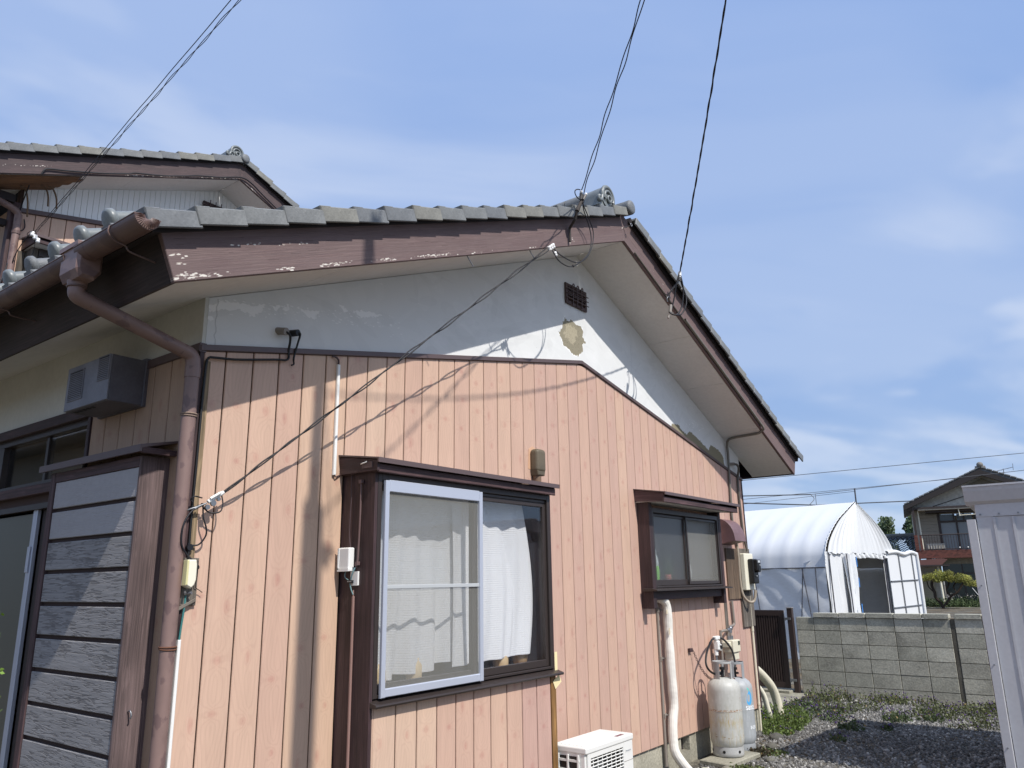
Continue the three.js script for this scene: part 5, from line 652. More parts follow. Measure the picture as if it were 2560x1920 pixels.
  for (let i = 0; i < N; i++) { const x = 3.4 + 7.2 * Math.pow(R(), .8), z = -.3 + 3.0 * R(); const big = R() < .008; let sc = big ? .018 + R() * .02 : .006 + R() * .013; if (x < 6.9 && z < .12) { i--; continue; } q.setFromEuler(new THREE.Euler(R() * 6, R() * 6, R() * 6)); m4.compose(V(x, GY + sc * .25, z), q, V(sc * (1 + R() * .5), sc * (.6 + R() * .3), sc)); gi.setMatrixAt(i, m4); const k = (.10 + R() * R() * .32) * lerp(.62, 1.25, fbm(x * 1.1, z * 1.3, 19, 4)); gi.setColorAt(i, R() < .03 ? col.setRGB(.5, .49, .45) : col.setRGB(k, k * .97, k * .90)); }
  prep(gi); gi.name = 'gravel'; gi.userData = { kind: 'stuff', label: 'loose grey gravel covering the yard beside the house', category: 'gravel' }; scene.add(gi);
  // weeds
  const blade = (() => { const p = [], w = .006; for (const [a, b] of [[0, .5], [.5, 1]]) { const f = t => [w * (1 - t), t, .18 * t * t]; const A = f(a), B = f(b); p.push(-A[0], A[1], A[2], A[0], A[1], A[2], B[0], B[1], B[2]); if (b < 1) p.push(-A[0], A[1], A[2], B[0], B[1], B[2], -B[0], B[1], B[2]); } const g = new THREE.BufferGeometry(); g.setAttribute('position', new THREE.Float32BufferAttribute(p, 3)); g.computeVertexNormals(); return g; })();
  const leaf = (() => { const g = new THREE.BufferGeometry(); g.setAttribute('position', new THREE.Float32BufferAttribute([0, 0, 0, .45, .5, .1, 0, 1, .05, 0, 0, 0, 0, 1, .05, -.45, .5, .1], 3)); g.computeVertexNormals(); return g; })();
  const lm = new THREE.MeshPhysicalMaterial({ color: C('#ffffff'), roughness: .7, side: THREE.DoubleSide, transmission: .25, thickness: 0 }), fm = mat('#ffffff', { roughness: .8 });
  const weeds = (name, label, spots, hue, flowers, seed) => {
    const R = rng(seed), o = new THREE.Group(); o.name = numbered(name); o.userData = { kind: 'stuff', label, category: 'weeds' }; scene.add(o); const B = [], L = [], Fl = [];
    for (const [cx, cz, rad, h, n] of spots) for (let i = 0; i < n; i++) {
      const a = R() * 6.283, r = rad * Math.sqrt(R()), x = cx + Math.cos(a) * r * 1.0, z = cz + Math.sin(a) * r, hh = h * (.35 + .65 * R()) * (1 - .4 * r / rad), ln = (R() - .5) * .9, an = R() * 6.283; const E = new THREE.Euler(ln, an, (R() - .5) * .5);
      B.push([x, GY, z, hh, E]); const dir = V(0, 1, .1).applyEuler(E); const nl = 1 + Math.floor(R() * 3); for (let k = 0; k < nl; k++) { const t = .15 + .8 * R(); L.push([x + dir.x * hh * t, GY + dir.y * hh * t, z + dir.z * hh * t, .014 + R() * .022, new THREE.Euler(R() * 3, R() * 6, R() * 3)]); }
      if (R() < flowers) Fl.push([x + dir.x * hh * 1.02, GY + dir.y * hh * 1.02 + .01, z + dir.z * hh * 1.02, .005 + R() * .006]);
    }
    const mk = (geo, list, m, nm, cf) => { const im = new THREE.InstancedMesh(geo, m, list.length); list.forEach(([x, y, z, s, E], i) => { q.setFromEuler(E || new THREE.Euler(0, 0, 0)); m4.compose(V(x, y, z), q, nm === 'stems' ? V(1, s, s) : V(s, s, s)); im.setMatrixAt(i, m4); im.setColorAt(i, cf()); }); prep(im); im.name = nm; im.userData = { kind: 'stuff' }; o.add(im); };
    mk(blade, B, lm, 'stems', () => { const k = .5 + R() * .8; return col.setRGB(hue[0] * k, hue[1] * k, hue[2] * k); }); mk(leaf, L, lm, 'leaves', () => { const k = .5 + R() * .9; return R() < .05 ? col.setRGB(.25, .17, .06) : col.setRGB(hue[0] * k, hue[1] * k, hue[2] * k); }); if (Fl.length) mk(new THREE.IcosahedronGeometry(1, 0), Fl, fm, 'flowers', () => { const k = .6 + R() * .8; return col.setRGB(.09 * k, .045 * k, .17 * k); });
  };
  const Rw = rng(5), row = []; for (let i = 0; i < 30; i++) { const z = -.35 + Rw() * 2.9; row.push([10.45 - Math.pow(Rw(), 1.6) * (1.3 + .3 * z), z, .10 + Rw() * .16, .10 + Rw() * .16, 20 + Math.floor(Rw() * 30)]); }
  row.push([10.2, .0, .35, .30, 200], [9.6, 1.5, .3, .24, 130], [9.9, 1.95, .3, .24, 150], [10.3, .8, .3, .22, 120]);
  weeds('weeds', 'straggly weeds with tiny purple flowers along the foot of the block wall', row, [.13, .15, .055], .16, 6);
  weeds('weeds', 'bright green weed clump at the back corner of the house by the white pipes', [[7.65, .12, .28, .26, 420], [7.95, .05, .30, .34, 420], [8.3, .0, .3, .26, 260], [7.35, .22, .18, .12, 160]], [.13, .19, .035], .06, 7);
  weeds('weeds', 'low weeds scattered in the gravel between house and block wall', [[8.0, .85, .14, .16, 90], [8.9, 1.15, .16, .2, 110], [9.1, 1.5, .15, .16, 80], [8.5, .5, .2, .10, 80], [7.3, .9, .08, .10, 40], [8.9, .3, .3, .14, 150], [9.3, -.1, .3, .18, 160], [8.2, 1.2, .06, .12, 40]], [.09, .13, .045], .25, 8);
  weeds('weeds', 'low grass tuft beside the concrete slab at the cylinders', [[5.35, .62, .24, .07, 260], [6.25, .52, .16, .08, 120]], [.15, .19, .05], 0, 9);
  weeds('weeds', 'dry dark weed tuft between the two gas cylinders', [[6.12, .45, .10, .13, 130]], [.10, .08, .045], 0, 10);
  // loose stones near the slab
  for (const [x, z, r, c, l] of [[5.35, .42, .05, '#8d8a80', 'grey stone left of the concrete slab'], [6.55, .42, .06, '#6a6862', 'dark stone right of the rear cylinder'], [5.15, .30, .06, '#d8d2c2', 'pale stone against the foundation'], [7.05, .30, .07, '#5f5e5a', 'dark stone before the corner pipe'], [5.95, .62, .045, '#77756e', 'grey stone in front of the slab']]) { const g = new THREE.IcosahedronGeometry(r, 2), p = g.attributes.position; for (let i = 0; i < p.count; i++) { const k = .75 + .5 * fbm(p.getX(i) / r * 1.3 + x * 7, p.getY(i) / r * 1.3 + p.getZ(i) / r, 3, 3); p.setXYZ(i, p.getX(i) * k * 1.2, p.getY(i) * k * .6, p.getZ(i) * k); } g.computeVertexNormals(); solo('stone', tr(muv(g), x, GY + r * .3, z), mat(c, { map: stoneTex, roughness: .95 }), l, 'stone'); }
  // shrub at the left edge
  const sb = thing('shrub', 'bright green shrub tips poking in at the left edge', 'shrub', [-1.364, GY, 1.182]); part('stem', [rod([0, 0, 0], [.0, 1.2, .0], .015, .008, 8), rod([0, .5, 0], [.12, 1.1, .05], .008, .004, 6), rod([0, .8, 0], [.10, 1.45, -.02], .007, .003, 6)], M.bark, sb);
  const NS = 7000, im = new THREE.InstancedMesh(leaf, lm, NS), Rs = rng(14); for (let i = 0; i < NS; i++) { const y = .5 + Rs() * 1.2, a = Rs() * 6.283, w = .235 * (1 - .35 * Math.abs(y - 1.15)), r = w * Math.sqrt(Rs()) * (.7 + .45 * fbm(y * 9, a * 2, 4, 2)); q.setFromEuler(new THREE.Euler(Rs() * 3, Rs() * 6, Rs() * 3)); m4.compose(V(Math.cos(a) * r, y, Math.sin(a) * r), q, V(.011, .010 + Rs() * .009, .011)); im.setMatrixAt(i, m4); const k = .6 + Rs() * .8; im.setColorAt(i, col.setRGB(.16 * k, .27 * k, .03 * k)); } prep(im); im.name = 'foliage'; im.userData = { kind: 'stuff' }; sb.add(im);
}

// ---------- white tunnel tent ----------
{
  const t = thing('tunnel_tent', 'white plastic-sheeted tunnel tent with pointed arch front and open doorway', 'tent', [15.36, GY, -1.46], -9.79 * Math.PI / 180); const dkp = mat('#4c4c52', { roughness: .5 });
  const half = [[2.19, 3.45], [1.75, 3.25], [1.26, 3.02], [.95, 2.83], [.70, 2.64], [.52, 2.46], [.41, 2.27], [.37, 2.10], [.345, 1.93]];
  const roof = (mir) => { const nz = 80, P = [], U = [], I = [], n = half.length; const cv = new THREE.CatmullRomCurve3(half.map(h => V(h[0], h[1], 0))), m = 22; for (let j = 0; j <= nz; j++) for (let i = 0; i <= m; i++) { const z = -j * .095, p = cv.getPoint(i / m), ph = (z / .475) - Math.floor(z / .475), sag = .026 * Math.pow(Math.sin(ph * Math.PI), .5) * Math.sin(Math.min(1, i / m * 1.3) * Math.PI * .75), wr = .006 * fbm(z * 1.2, i * .25, 9, 2); const x = p.x + (sag + wr) * .8, y = p.y - (sag + wr) * .55; P.push(mir ? 4.38 - x : x, y, z); U.push(z, i * .15); } for (let j = 0; j < nz; j++) for (let i = 0; i < m; i++) { const a = j * (m + 1) + i, b = a + 1, c = a + m + 1, d = c + 1; mir ? I.push(a, c, b, b, c, d) : I.push(a, b, c, b, d, c); } const g = new THREE.BufferGeometry(); g.setAttribute('position', new THREE.Float32BufferAttribute(P, 3)); g.setAttribute('uv', new THREE.Float32BufferAttribute(U, 2)); g.setIndex(I); g.computeVertexNormals(); return g; };
  const clD = M.cloth.clone(); clD.side = THREE.DoubleSide; const clothLightD = M.clothLightened.clone(); clothLightD.side = THREE.DoubleSide;
  part('roof_sheet', roof(false), clD, t); part('roof_sheet', roof(true), clD, t);
  const sheet = (f, nu, nv, m, name, lab) => { const P = [], U = [], I = []; for (let j = 0; j <= nv; j++) for (let i = 0; i <= nu; i++) { const q = f(i / nu, j / nv); P.push(...q); U.push(i / nu * 2, j / nv * 2); } for (let j = 0; j < nv; j++) for (let i = 0; i < nu; i++) { const a = j * (nu + 1) + i; I.push(a, a + 1, a + nu + 1, a + 1, a + nu + 2, a + nu + 1); } const g = new THREE.BufferGeometry(); g.setAttribute('position', new THREE.Float32BufferAttribute(P, 3)); g.setAttribute('uv', new THREE.Float32BufferAttribute(U, 2)); g.setIndex(I); g.computeVertexNormals(); return part(name, g, m, t, lab); };
  const wr = (a, b, s, k) => k * (fbm(a, b, s, 4) - .5);
  sheet((u, v) => { const z = -u * 7.4, y = v * 1.93; return [.345 - .06 * (1 - v) + wr(z * 2.2 + y * 2.4, y * .5, 3, .06) + .012 * Math.sin(z * 14 + y * 2) * (1 - v), y, z]; }, 160, 30, clothLightD, 'side_skirt'); sheet((u, v) => [4.06 + .05 * (1 - v), v * 1.93, -u * 7.4], 4, 4, clothLightD, 'side_skirt');
  part('side_batten', rod([.335, 1.935, 0], [.335, 1.925, -7.4], .012, .012, 6), dkp, t); part('torn_flap', muv(ext([[0, 0], [.22, -.06], [.30, -.14], [.26, -.17], [.10, -.07]], 0, .004).rotateY(1.4)).translate(.33, 2.09, -.30), M.clothLightened, t);
  for (const [z0, z1] of [[-.50, -.72], [-.52, -.28], [-.21, -.23], [-1.72, -1.50]]) part('brace', rod([.30, 1.92, z0], [.22, 0, z1], .011, .011, 6), dkp, t);
  // front gable cloth with pleats
  const prof = new THREE.CatmullRomCurve3(half.map(h => V(h[0], h[1], 0))); const halfW = y => { let lo = 0, hi = 1; for (let k = 0; k < 24; k++) { const m = (lo + hi) / 2; prof.getPoint(m).y > y ? lo = m : hi = m; } return 2.19 - prof.getPoint(lo).x; };
  sheet((u, v) => { const y = lerp(2.24 + .02 * Math.sin(u * 40), 3.44, v), w = halfW(Math.min(y, 3.44)); const uu = u * 2 - 1; return [2.19 + uu * w * .995, y, .03 + .035 * Math.pow(Math.abs(Math.sin(uu * 21 + .25 * Math.sin(v * 4))), .7) * (1 - v * .6) + .022 * Math.sin(uu * 47) * (1 - v)]; }, 120, 26, clD, 'gable_sheet');
  sheet((u, v) => [lerp(.46, 4.02, u), 2.25 - .14 * (1 - v) * (.5 + .5 * fbm(u * 14, 2, 4, 3)) * (u > .30 && u < .86 ? 1 : .3), .05 + .03 * Math.sin(u * 90 + v * 2) * (1 - v)], 140, 5, clD, 'valance');
  part('edge_lacing', [...[0, 1].map(s => { const q = []; for (let i = 0; i <= 40; i++) { const p = prof.getPoint(i / 40); q.push([s ? 4.38 - p.x : p.x, p.y + .004, -.005 + (i % 2) * .012]); } return tube(q, .012, 160, 6); })], M.cloth, t);
  sheet((u, v) => [lerp(.36, 1.24, u) - .05 * (1 - v), v * 2.27, .01 + wr(u * 5 + v, v * 1.2, 13, .12)], 40, 30, clD, 'front_sheet'); sheet((u, v) => [lerp(3.50, 4.06, u), v * 2.25, -.02 + wr(u * 3, v * 2, 15, .06)], 16, 16, clD, 'front_sheet');
  sheet((u, v) => [lerp(1.12, 1.56, u) - .02 * (1 - v), v * 2.22, .10 + .07 * Math.sin(u * 7) + wr(u * 3, v * 2, 17, .10)], 40, 26, clothLightD, 'door_flap'); part('blue_tape', [[2.05, .22], [1.60, .2], [1.02, .24], [.50, .18]].map(([y, l]) => bx(1.45, 1.49, y - l / 2, y + l / 2, .20, .204)), mat('#3f7fc4', { roughness: .6 }), t);
  part('frame_pole', [rod([.42, 0, .07], [.44, 2.25, .06], .014, .014, 8), rod([1.14, 0, .16], [1.13, 2.22, .14], .013, .013, 8), rod([3.42, 0, .05], [3.36, 2.2, .05], .016, .016, 8), rod([2.19, 3.40, .05], [2.20, 3.76, .05], .018, .018, 8)], dkp, t);
  part('inner_frame', [[2.0, -1.2], [3.0, -1.2], [2.0, -3], [3.0, -3]].map(([x, z]) => rod([x, 0, z], [x - .12, 2.6, z], .02, .02, 8)).concat([rod([.5, 1.72, -1.2], [4, 1.72, -1.2], .02, .02, 8), rod([1.9, 1.8, -1.2], [1.2, 2.6, -1.2], .02, .02, 6)]), dkp, t); part('inner_panel', bx(1.9, 2.02, 0, 1.5, -.9, -.86), M.black, t); part('rear_sheet', bx(.4, 4.0, 0, 3.0, -7.4, -7.36), mat('#4d4b45'), t); part('inner_ground', bx(.5, 3.9, .0, .012, -7.3, -.1), mat('#4a453c'), t);  // grey rear sheet and floor coloured darker to put shade inside the tent
  // open door leaf
  const d = grp('door_leaf', t, 'open white door leaf with dark grid frame'); part('sheet', bx(3.52, 5.28, .05, 2.27, .06, .075), M.cloth, d); part('soft_edge', tube([[3.50, 2.28, .07], [4.0, 2.31, .08], [4.5, 2.26, .09], [4.95, 2.31, .08], [5.30, 2.27, .07], [5.40, 2.1, .07], [5.40, .05, .07]], .05, 80, 8), M.cloth, d); part('grid_bar', [rod([4.20, .05, .09], [4.16, 2.27, .09], .017, .017, 8), rod([5.02, .05, .09], [5.0, 2.27, .09], .017, .017, 8), rod([3.52, 1.60, .09], [5.25, 1.62, .09], .015, .015, 8), rod([3.52, .98, .09], [5.25, 1.0, .09], .015, .015, 8), rod([3.52, .36, .09], [5.25, .38, .09], .015, .015, 8)], M.steel, d);
}

// ---------- neighbour across the lane on the left (seen only in the window panes) ----------
{
  const n = thing('house', 'plain neighbouring house across the lane, mirrored in the left window panes', 'house', [-8.5, GY, -16]);
  part('wall', bx(-6, 0, 0, 6.2, -16, 6), mat('#8f897d', { map: soft, roughness: .9 }), n); part('roof', [muv(ext([[-7, 6.1], [.9, 6.1], [-3, 8.2]], -16.6, 6.6))], M.tile2, n); for (let i = 0; i < 4; i++) { const w = part('window', bx(-.02, .05, .9 + (i % 2) * 2.0, 2.1 + (i % 2) * 2.0, -7 + i * 3.4, -5.2 + i * 3.4), M.alu, n); part('pane', bx(.051, .06, 1.0 + (i % 2) * 2.0, 2.0 + (i % 2) * 2.0, -6.9 + i * 3.4, -5.3 + i * 3.4), new THREE.MeshPhysicalMaterial({ color: C('#3c4449'), roughness: .1 }), w); }
}

// ---------- far houses, trees, wires ----------
{
  const TH = -79.23 * Math.PI / 180, HP = [47.231, GY, -5.046];
  const f = thing('house', 'distant two-storey house with balcony, brick band and dark tiled gable roof', 'house', HP, TH); const bei = mat('#b9b2a2', { roughness: .9, map: mottle }), dkb = mat('#3a302c', { roughness: .6 }), wht = mat('#d5d2c6', { roughness: .9, map: mottle });
  const RX = 3.6, RYf = 7.34, sl = .457, eL = -.52, eR = 7.72, ry = x => RYf - sl * Math.abs(x - RX);
  for (const s of [0, 1]) { const q = s ? [[RX, ry(RX)], [eR, ry(eR)], [eR, ry(eR) + .17], [RX, RYf + .17]] : [[eL, ry(eL)], [RX, RYf], [RX, RYf + .17], [eL, ry(eL) + .17]]; part('roof_slope', muv(ext(q.map(p => [p[0], p[1] + .0]), -9, .06)), mat('#6d7072', { map: mottle, roughness: .6 }), f); const fq = s ? [[RX, RYf - .30], [eR, ry(eR) - .20], [eR, ry(eR)], [RX, RYf]] : [[eL, ry(eL) - .12], [RX, RYf - .30], [RX, RYf], [eL, ry(eL)]].map((p, i) => i > 1 ? [p[0], p[1] + .10] : p); part('rake_fascia', muv(ext(fq, -.05, .13)), mat('#2d2725', { roughness: .7 }), f); for (let i = 0; i < 15; i++) { const x = s ? RX + .14 + i * .27 : RX - .14 - i * .27, m = tr(bx(-.13, .13, 0, .07, -.3, .16, .01).rotateZ(s ? -.36 : .36), x, ry(x) + .155, 0); part('rake_tile', m, M.tile, f); } }
  part('ridge', [rod([RX, RYf + .28, .0], [RX, RYf + .28, -9], .12, .12, 12), tr(norm(new THREE.SphereGeometry(.17, 12, 9)), RX, RYf + .30, .05), rod([RX - .25, RYf + .16, .02], [RX + .25, RYf + .16, .02], .09, .09, 10)], mat('#8d8a84', { map: mottle, roughness: .7 }), f);
  part('gable_wall', muv(ext([[eL + .3, 5.48], [eR - .3, 5.48], [RX, RYf - .22]], -.75, -.6)), wht, f); part('gable_panel', muv(ext([[2.76, 5.6], [4.56, 5.6], [4.56, 6.50], [RX, 6.94], [2.76, 6.56]], -.6, -.5)), mat('#8d8778', { map: mottle, roughness: .9 }), f); for (let i = 0; i < 5; i++) part('gable_siding', bx(2.78, 4.54, 5.72 + i * .17, 5.735 + i * .17, -.5, -.49), M.greyPipe, f); part('oval_vent', tr(norm(new THREE.CylinderGeometry(.22, .22, .04, 20).rotateX(Math.PI / 2).scale(1, .5, 1)), 3.7, 6.53, -.49), mat('#6d675c'), f); part('gable_batten', [muv(ext([[1.0, 5.50], [2.74, 6.02], [2.74, 6.06], [1.0, 5.54]], -.59, -.56))], dkb, f);
  part('beam', [bx(eL + .15, 7.5, 5.36, 5.47, -1.2, .0), bx(.6, 7.5, 5.16, 5.28, -1.2, -.3)], dkb, f); part('balcony_soffit', bx(.2, 7.5, 5.29, 5.36, -1.2, -.02), bei, f); part('post', [bx(-.12, .0, 3.0, 5.36, -.12, 0)], dkb, f); part('drainpipe', rod([.22, 3.1, -.6], [.20, 5.3, -.5], .035, .035, 8), M.offwhite, f);
  part('upper_wall', [bx(-.1, 1.15, 3.0, 5.4, -1.35, -1.2), bx(1.15, 7.5, 5.1, 5.4, -1.35, -1.2), bx(-.1, 7.5, 3.0, 5.4, -7.5, -7.4), bx(-.1, .02, 0, 5.4, -7.4, -1.35)], bei, f); const pn = part('shutter_panel', bx(.22, 1.16, 3.1, 5.12, -1.2, -1.08), mat('#8f887a', { roughness: .8 }), f); for (let i = 0; i < 10; i++) part('slat', bx(.24, 1.14, 3.2 + i * .19, 3.37 + i * .19, -1.08, -1.06, .006), mat('#8f887a', { roughness: .8 }), pn);
  const wn = part('balcony_window', [bx(1.17, 1.29, 3.05, 5.14, -1.22, -1.05), bx(1.29, 7, 4.62, 4.72, -1.2, -1.05), ...[2.05, 2.9, 3.8].map(x => bx(x, x + .09, 3.05, 4.62, -1.2, -1.08)), ...[1.95, 2.45, 3.0].map(x => bx(x, x + .07, 4.72, 5.1, -1.2, -1.08))], dkb, f); for (const [a, b] of [[1.29, 2.05], [2.14, 2.9], [2.99, 3.8]]) { part('pane', bx(a, b, 3.05, 4.62, -1.18, -1.16), new THREE.MeshPhysicalMaterial({ color: C('#7e8384'), roughness: .12 }), wn); part('pane', bx(a, b, 4.72, 5.08, -1.18, -1.16), new THREE.MeshPhysicalMaterial({ color: C('#4d5456'), roughness: .1 }), wn); }
  const bal = part('balcony', [bx(-.2, 7.5, 2.62, 3.06, -1.2, .0), bx(-.18, .0, 3.06, 3.92, -.10, .02), bx(.09, .2, 3.06, 3.90, -.1, .02)], mat('#ffffff', { map: ctex(256, 256, (c) => { const R = rng(3); c.fillStyle = '#5a443c'; c.fillRect(0, 0, 256, 256); for (let r = 0; r < 16; r++) for (let x = -1; x < 8; x++) { const k = .8 + R() * .35; c.fillStyle = `rgb(${104 * k},${60 * k},${50 * k})`; c.fillRect(x * 32 + (r % 2) * 16 + 1, r * 16 + 1, 30, 14); } }), roughness: .9 }), f); part('rail', [rod([.1, 3.90, 0], [7.4, 3.90, 0], .03, .03, 8), rod([.1, 3.12, 0], [7.4, 3.12, 0], .02, .02, 8)], dkb, bal); for (let i = 0; i < 30; i++) part('rail_bar', bx(.28 + i * .135, .30 + i * .135, 3.12, 3.90, -.012, .012), dkb, bal); part('drying_mat', [...Array(7)].map((_, i) => bx(.40 + i * .13, .51 + i * .13, 3.12, 3.42, -.2, -.16, .02)), mat('#cfc9bb'), bal); for (const x of [2.0, 2.4, 2.95]) part('lamp_bulb', tr(norm(new THREE.SphereGeometry(.04, 8, 6)), x, 3.17, .03), M.white, bal);
  part('clothes_pole', [rod([2.22, 4.93, -.1], [4.5, 5.0, -.1], .02, .02, 8), rod([2.22, 5.36, -.1], [2.26, 4.9, -.1], .025, .025, 8)], M.offwhite, f);
  part('porch_roof', muv(ext([[-.3, 2.52], [1.0, 2.6], [1.3, 2.55], [1.0, 2.26], [-.3, 2.2]], -.6, .5)), mat('#6e4a42', { roughness: .6 }), f); part('porch_edge', bx(-.35, 1.36, 2.18, 2.26, -.6, .54), dkb, f); part('lower_wall', [bx(-.3, .6, 0, 2.2, -1.3, -1.2), bx(.6, 1.0, 0, 2.6, -1.3, -1.2), bx(1.0, 7, 2.3, 2.62, -1.3, -1.15)], bei, f); const ls = part('shutter', bx(-.28, .55, .1, 1.88, -1.2, -1.14), mat('#9b927e', { roughness: .8 }), f); for (let i = 0; i < 14; i++) part('slat', bx(-.26, .53, .12 + i * .125, .23 + i * .125, -1.14, -1.12, .004), mat('#a0977f', { roughness: .8 }), ls); part('porch_post', [rod([.85, 0, -.3], [.80, 2.2, -.3], .06, .06, 8)], M.offwhite, f); part('lower_window', [bx(1.05, 5, 0, 2.3, -1.25, -1.2)], new THREE.MeshPhysicalMaterial({ color: C('#39423e'), roughness: .1 }), f); part('lower_frame', [...[1.05, 2.0, 2.9].map(x => bx(x, x + .06, 0, 2.3, -1.2, -1.17)), bx(1.05, 5, 1.75, 1.82, -1.2, -1.17)], M.alu, f);
  const an = thing('tv_antenna', 'thin television antenna on the roof of the distant balcony house', 'antenna', [HP[0] + .187 * 4.9 + .982 * 2, GY + 6.95, HP[2] + .982 * 4.9 - .187 * 2], TH); part('mast', rod([0, -.4, 0], [0, .62, 0], .022, .022, 8), M.steel, an); part('boom', [rod([-.8, .42, 0], [.5, .68, 0], .018, .018, 6), ...[-.7, -.4, -.1, .25].map(x => rod([x, .45 + (x + .8) * .2 - .05, -.2], [x, .45 + (x + .8) * .2 - .05, .2], .008, .008, 5)), rod([.48, .50, 0], [.50, .88, 0], .015, .015, 6)], M.steel, an);
  // tiled outbuilding left of it
  const g = thing('tiled_outbuilding', 'low outbuilding with dark wavy tiled roof left of the distant balcony house', 'outbuilding', HP, TH);
  { const nu = 110, P = [], I = [], nv = 26, U = []; const step = v => Math.floor(v * 9); for (let j = 0; j <= nv * 2; j++) { const v = Math.floor(j / 2) / nv + (j % 2 ? 1 / nv - 1e-3 : 0); } const rows = 10; for (let r = 0; r < rows; r++) for (const e of [0, 1]) for (let i = 0; i <= nu; i++) { const u = i / nu, v = (r + e * 1.02) / rows, x = lerp(-4.2, -.14, u), y = lerp(2.62, 3.98, v) + .055 * Math.sin(u * 4.06 / .27 * 6.283) + (e ? 0 : .06); P.push(x, y, lerp(-.4, -2.9, v)); U.push(x, v * 3); } for (let r = 0; r < rows; r++) for (let i = 0; i < nu; i++) { const a = r * 2 * (nu + 1) + i, c = a + nu + 1; I.push(a, a + 1, c, a + 1, c + 1, c); } const q = new THREE.BufferGeometry(); q.setAttribute('position', new THREE.Float32BufferAttribute(P, 3)); q.setAttribute('uv', new THREE.Float32BufferAttribute(U, 2)); q.setIndex(I); q.computeVertexNormals(); part('tiled_roof', q, mat('#5d646e', { roughness: .6, side: THREE.DoubleSide }), g); }
  part('ridge', [rod([-4.2, 4.0, -2.9], [-.14, 4.06, -2.9], .13, .13, 10), bx(-4.2, -.14, 3.8, 3.98, -3.0, -2.8)], mat('#7a7a76', { map: mottle, roughness: .7 }), g); part('wall', [bx(-4, -.3, 0, 2.7, -3.8, -.9)], bei, g);
  // garden in front of the distant house
  const hed = thing('garden_wall', 'low weathered concrete garden wall before the distant house', 'wall', HP, TH); part('wall', bx(-3, 6, -.02, .0 + .02 + .01, 1.4, 1.6), M.concrete, hed); part('coping', bx(-3, 6, -.5, -.02, 1.38, 1.62), M.concrete, hed);
  const leafG = (() => { const q = new THREE.BufferGeometry(); q.setAttribute('position', new THREE.Float32BufferAttribute([0, 0, 0, .5, .5, .12, 0, 1, 0, 0, 0, 0, 0, 1, 0, -.5, .5, .12], 3)); q.computeVertexNormals(); return q; })(); const lm = new THREE.MeshPhysicalMaterial({ color: C('#ffffff'), roughness: .7, side: THREE.DoubleSide, transmission: .2, thickness: 0 });
  const m4 = new THREE.Matrix4(), q4 = new THREE.Quaternion(), col = new THREE.Color();
  const crown = (parent, clumps, per, ls, hue, seed, name = 'crown') => { const R = rng(seed), im = new THREE.InstancedMesh(leafG, lm, clumps.length * per); let i = 0; for (const [x, y, z, rx, ry, rz] of clumps) { const tone = .7 + R() * .6; for (let k = 0; k < per; k++) { const a = R() * 6.283, b = Math.acos(2 * R() - 1), r = Math.pow(R(), .4); q4.setFromEuler(new THREE.Euler(R() * 6, R() * 6, R() * 6)); const s = ls * (.6 + R() * .8); m4.compose(V(x + rx * r * Math.sin(b) * Math.cos(a), y + ry * r * Math.cos(b), z + rz * r * Math.sin(b) * Math.sin(a)), q4, V(s, s, s)); im.setMatrixAt(i, m4); const t = tone * (.6 + R() * .7); im.setColorAt(i++, col.setRGB(hue[0] * t, hue[1] * t, hue[2] * t)); } } prep(im); im.name = name; im.userData = { kind: 'stuff' }; parent.add(im); };
  const R = rng(88);
  const pine = thing('garden_pine', 'clipped garden pine with flat yellow-green crown and forked trunk', 'tree', HP, TH); { const cl = []; for (let i = 0; i < 30; i++) { const u = R(), x = lerp(.0, 2.35, u); cl.push([x, 1.62 - .10 * (x - 1.1) + (R() - .5) * .42 - .16 * Math.abs(u - .5), 2.6 + (R() - .5) * 1.1, .26, .15, .26]); } crown(pine, cl, 260, .055, [.31, .31, .06], 4); part('trunk', [tube([[.72, -.1, 2.6], [.62, .25, 2.6], [.40, .55, 2.65], [.38, .85, 2.6], [.30, 1.2, 2.6], [.42, 1.55, 2.6]], .07, 40, 8), tube([[.70, .1, 2.6], [.95, .4, 2.55], [1.15, .65, 2.6], [1.45, .85, 2.6], [1.7, 1.2, 2.6], [1.85, 1.45, 2.6]], .055, 40, 8), tube([[1.1, .6, 2.6], [.95, .95, 2.7], [1.1, 1.25, 2.6], [1.05, 1.5, 2.6]], .04, 30, 7), tube([[1.4, .8, 2.6], [1.3, 1.1, 2.5], [1.5, 1.4, 2.5]], .03, 20, 6), tube([[.38, .8, 2.6], [.15, 1.1, 2.6], [.1, 1.4, 2.6]], .035, 20, 6)], M.bark, pine); }
  { const o = new THREE.Group(); o.name = numbered('ground_cover'); o.userData = { kind: 'stuff', label: 'low green garden plants with pale flowers in front of the distant house', category: 'plants' }; o.position.set(...HP); o.rotation.y = TH; scene.add(o); const cl = []; for (let i = 0; i < 60; i++) cl.push([-.6 + R() * 4.5, .05 + R() * .35, .2 + R() * 1.1, .3, .22, .3]); crown(o, cl, 110, .07, [.07, .11, .03], 5, 'leaves'); const fl = []; for (let i = 0; i < 20; i++) fl.push([1.0 + R() * 2, .45 + R() * .3, .9, .1, .08, .1]); crown(o, fl, 6, .05, [.6, .55, .5], 6, 'flowers'); }
  const stk = thing('garden_stakes', 'white garden stakes tied together beside the clipped pine', 'stakes', [HP[0] - .982 * 3.2 + .187 * 2.45, GY, HP[2] + .187 * 3.2 + .982 * 2.45], TH); part('stake', rod([-.35, 1.05, 0], [.35, -.1, 0], .016, .016, 6), M.white, stk); part('stake', rod([0, 1.15, .05], [.02, -.1, .05], .016, .016, 6), M.white, stk); part('stake', rod([.30, .9, 0], [-.2, -.1, .1], .014, .014, 6), M.white, stk);
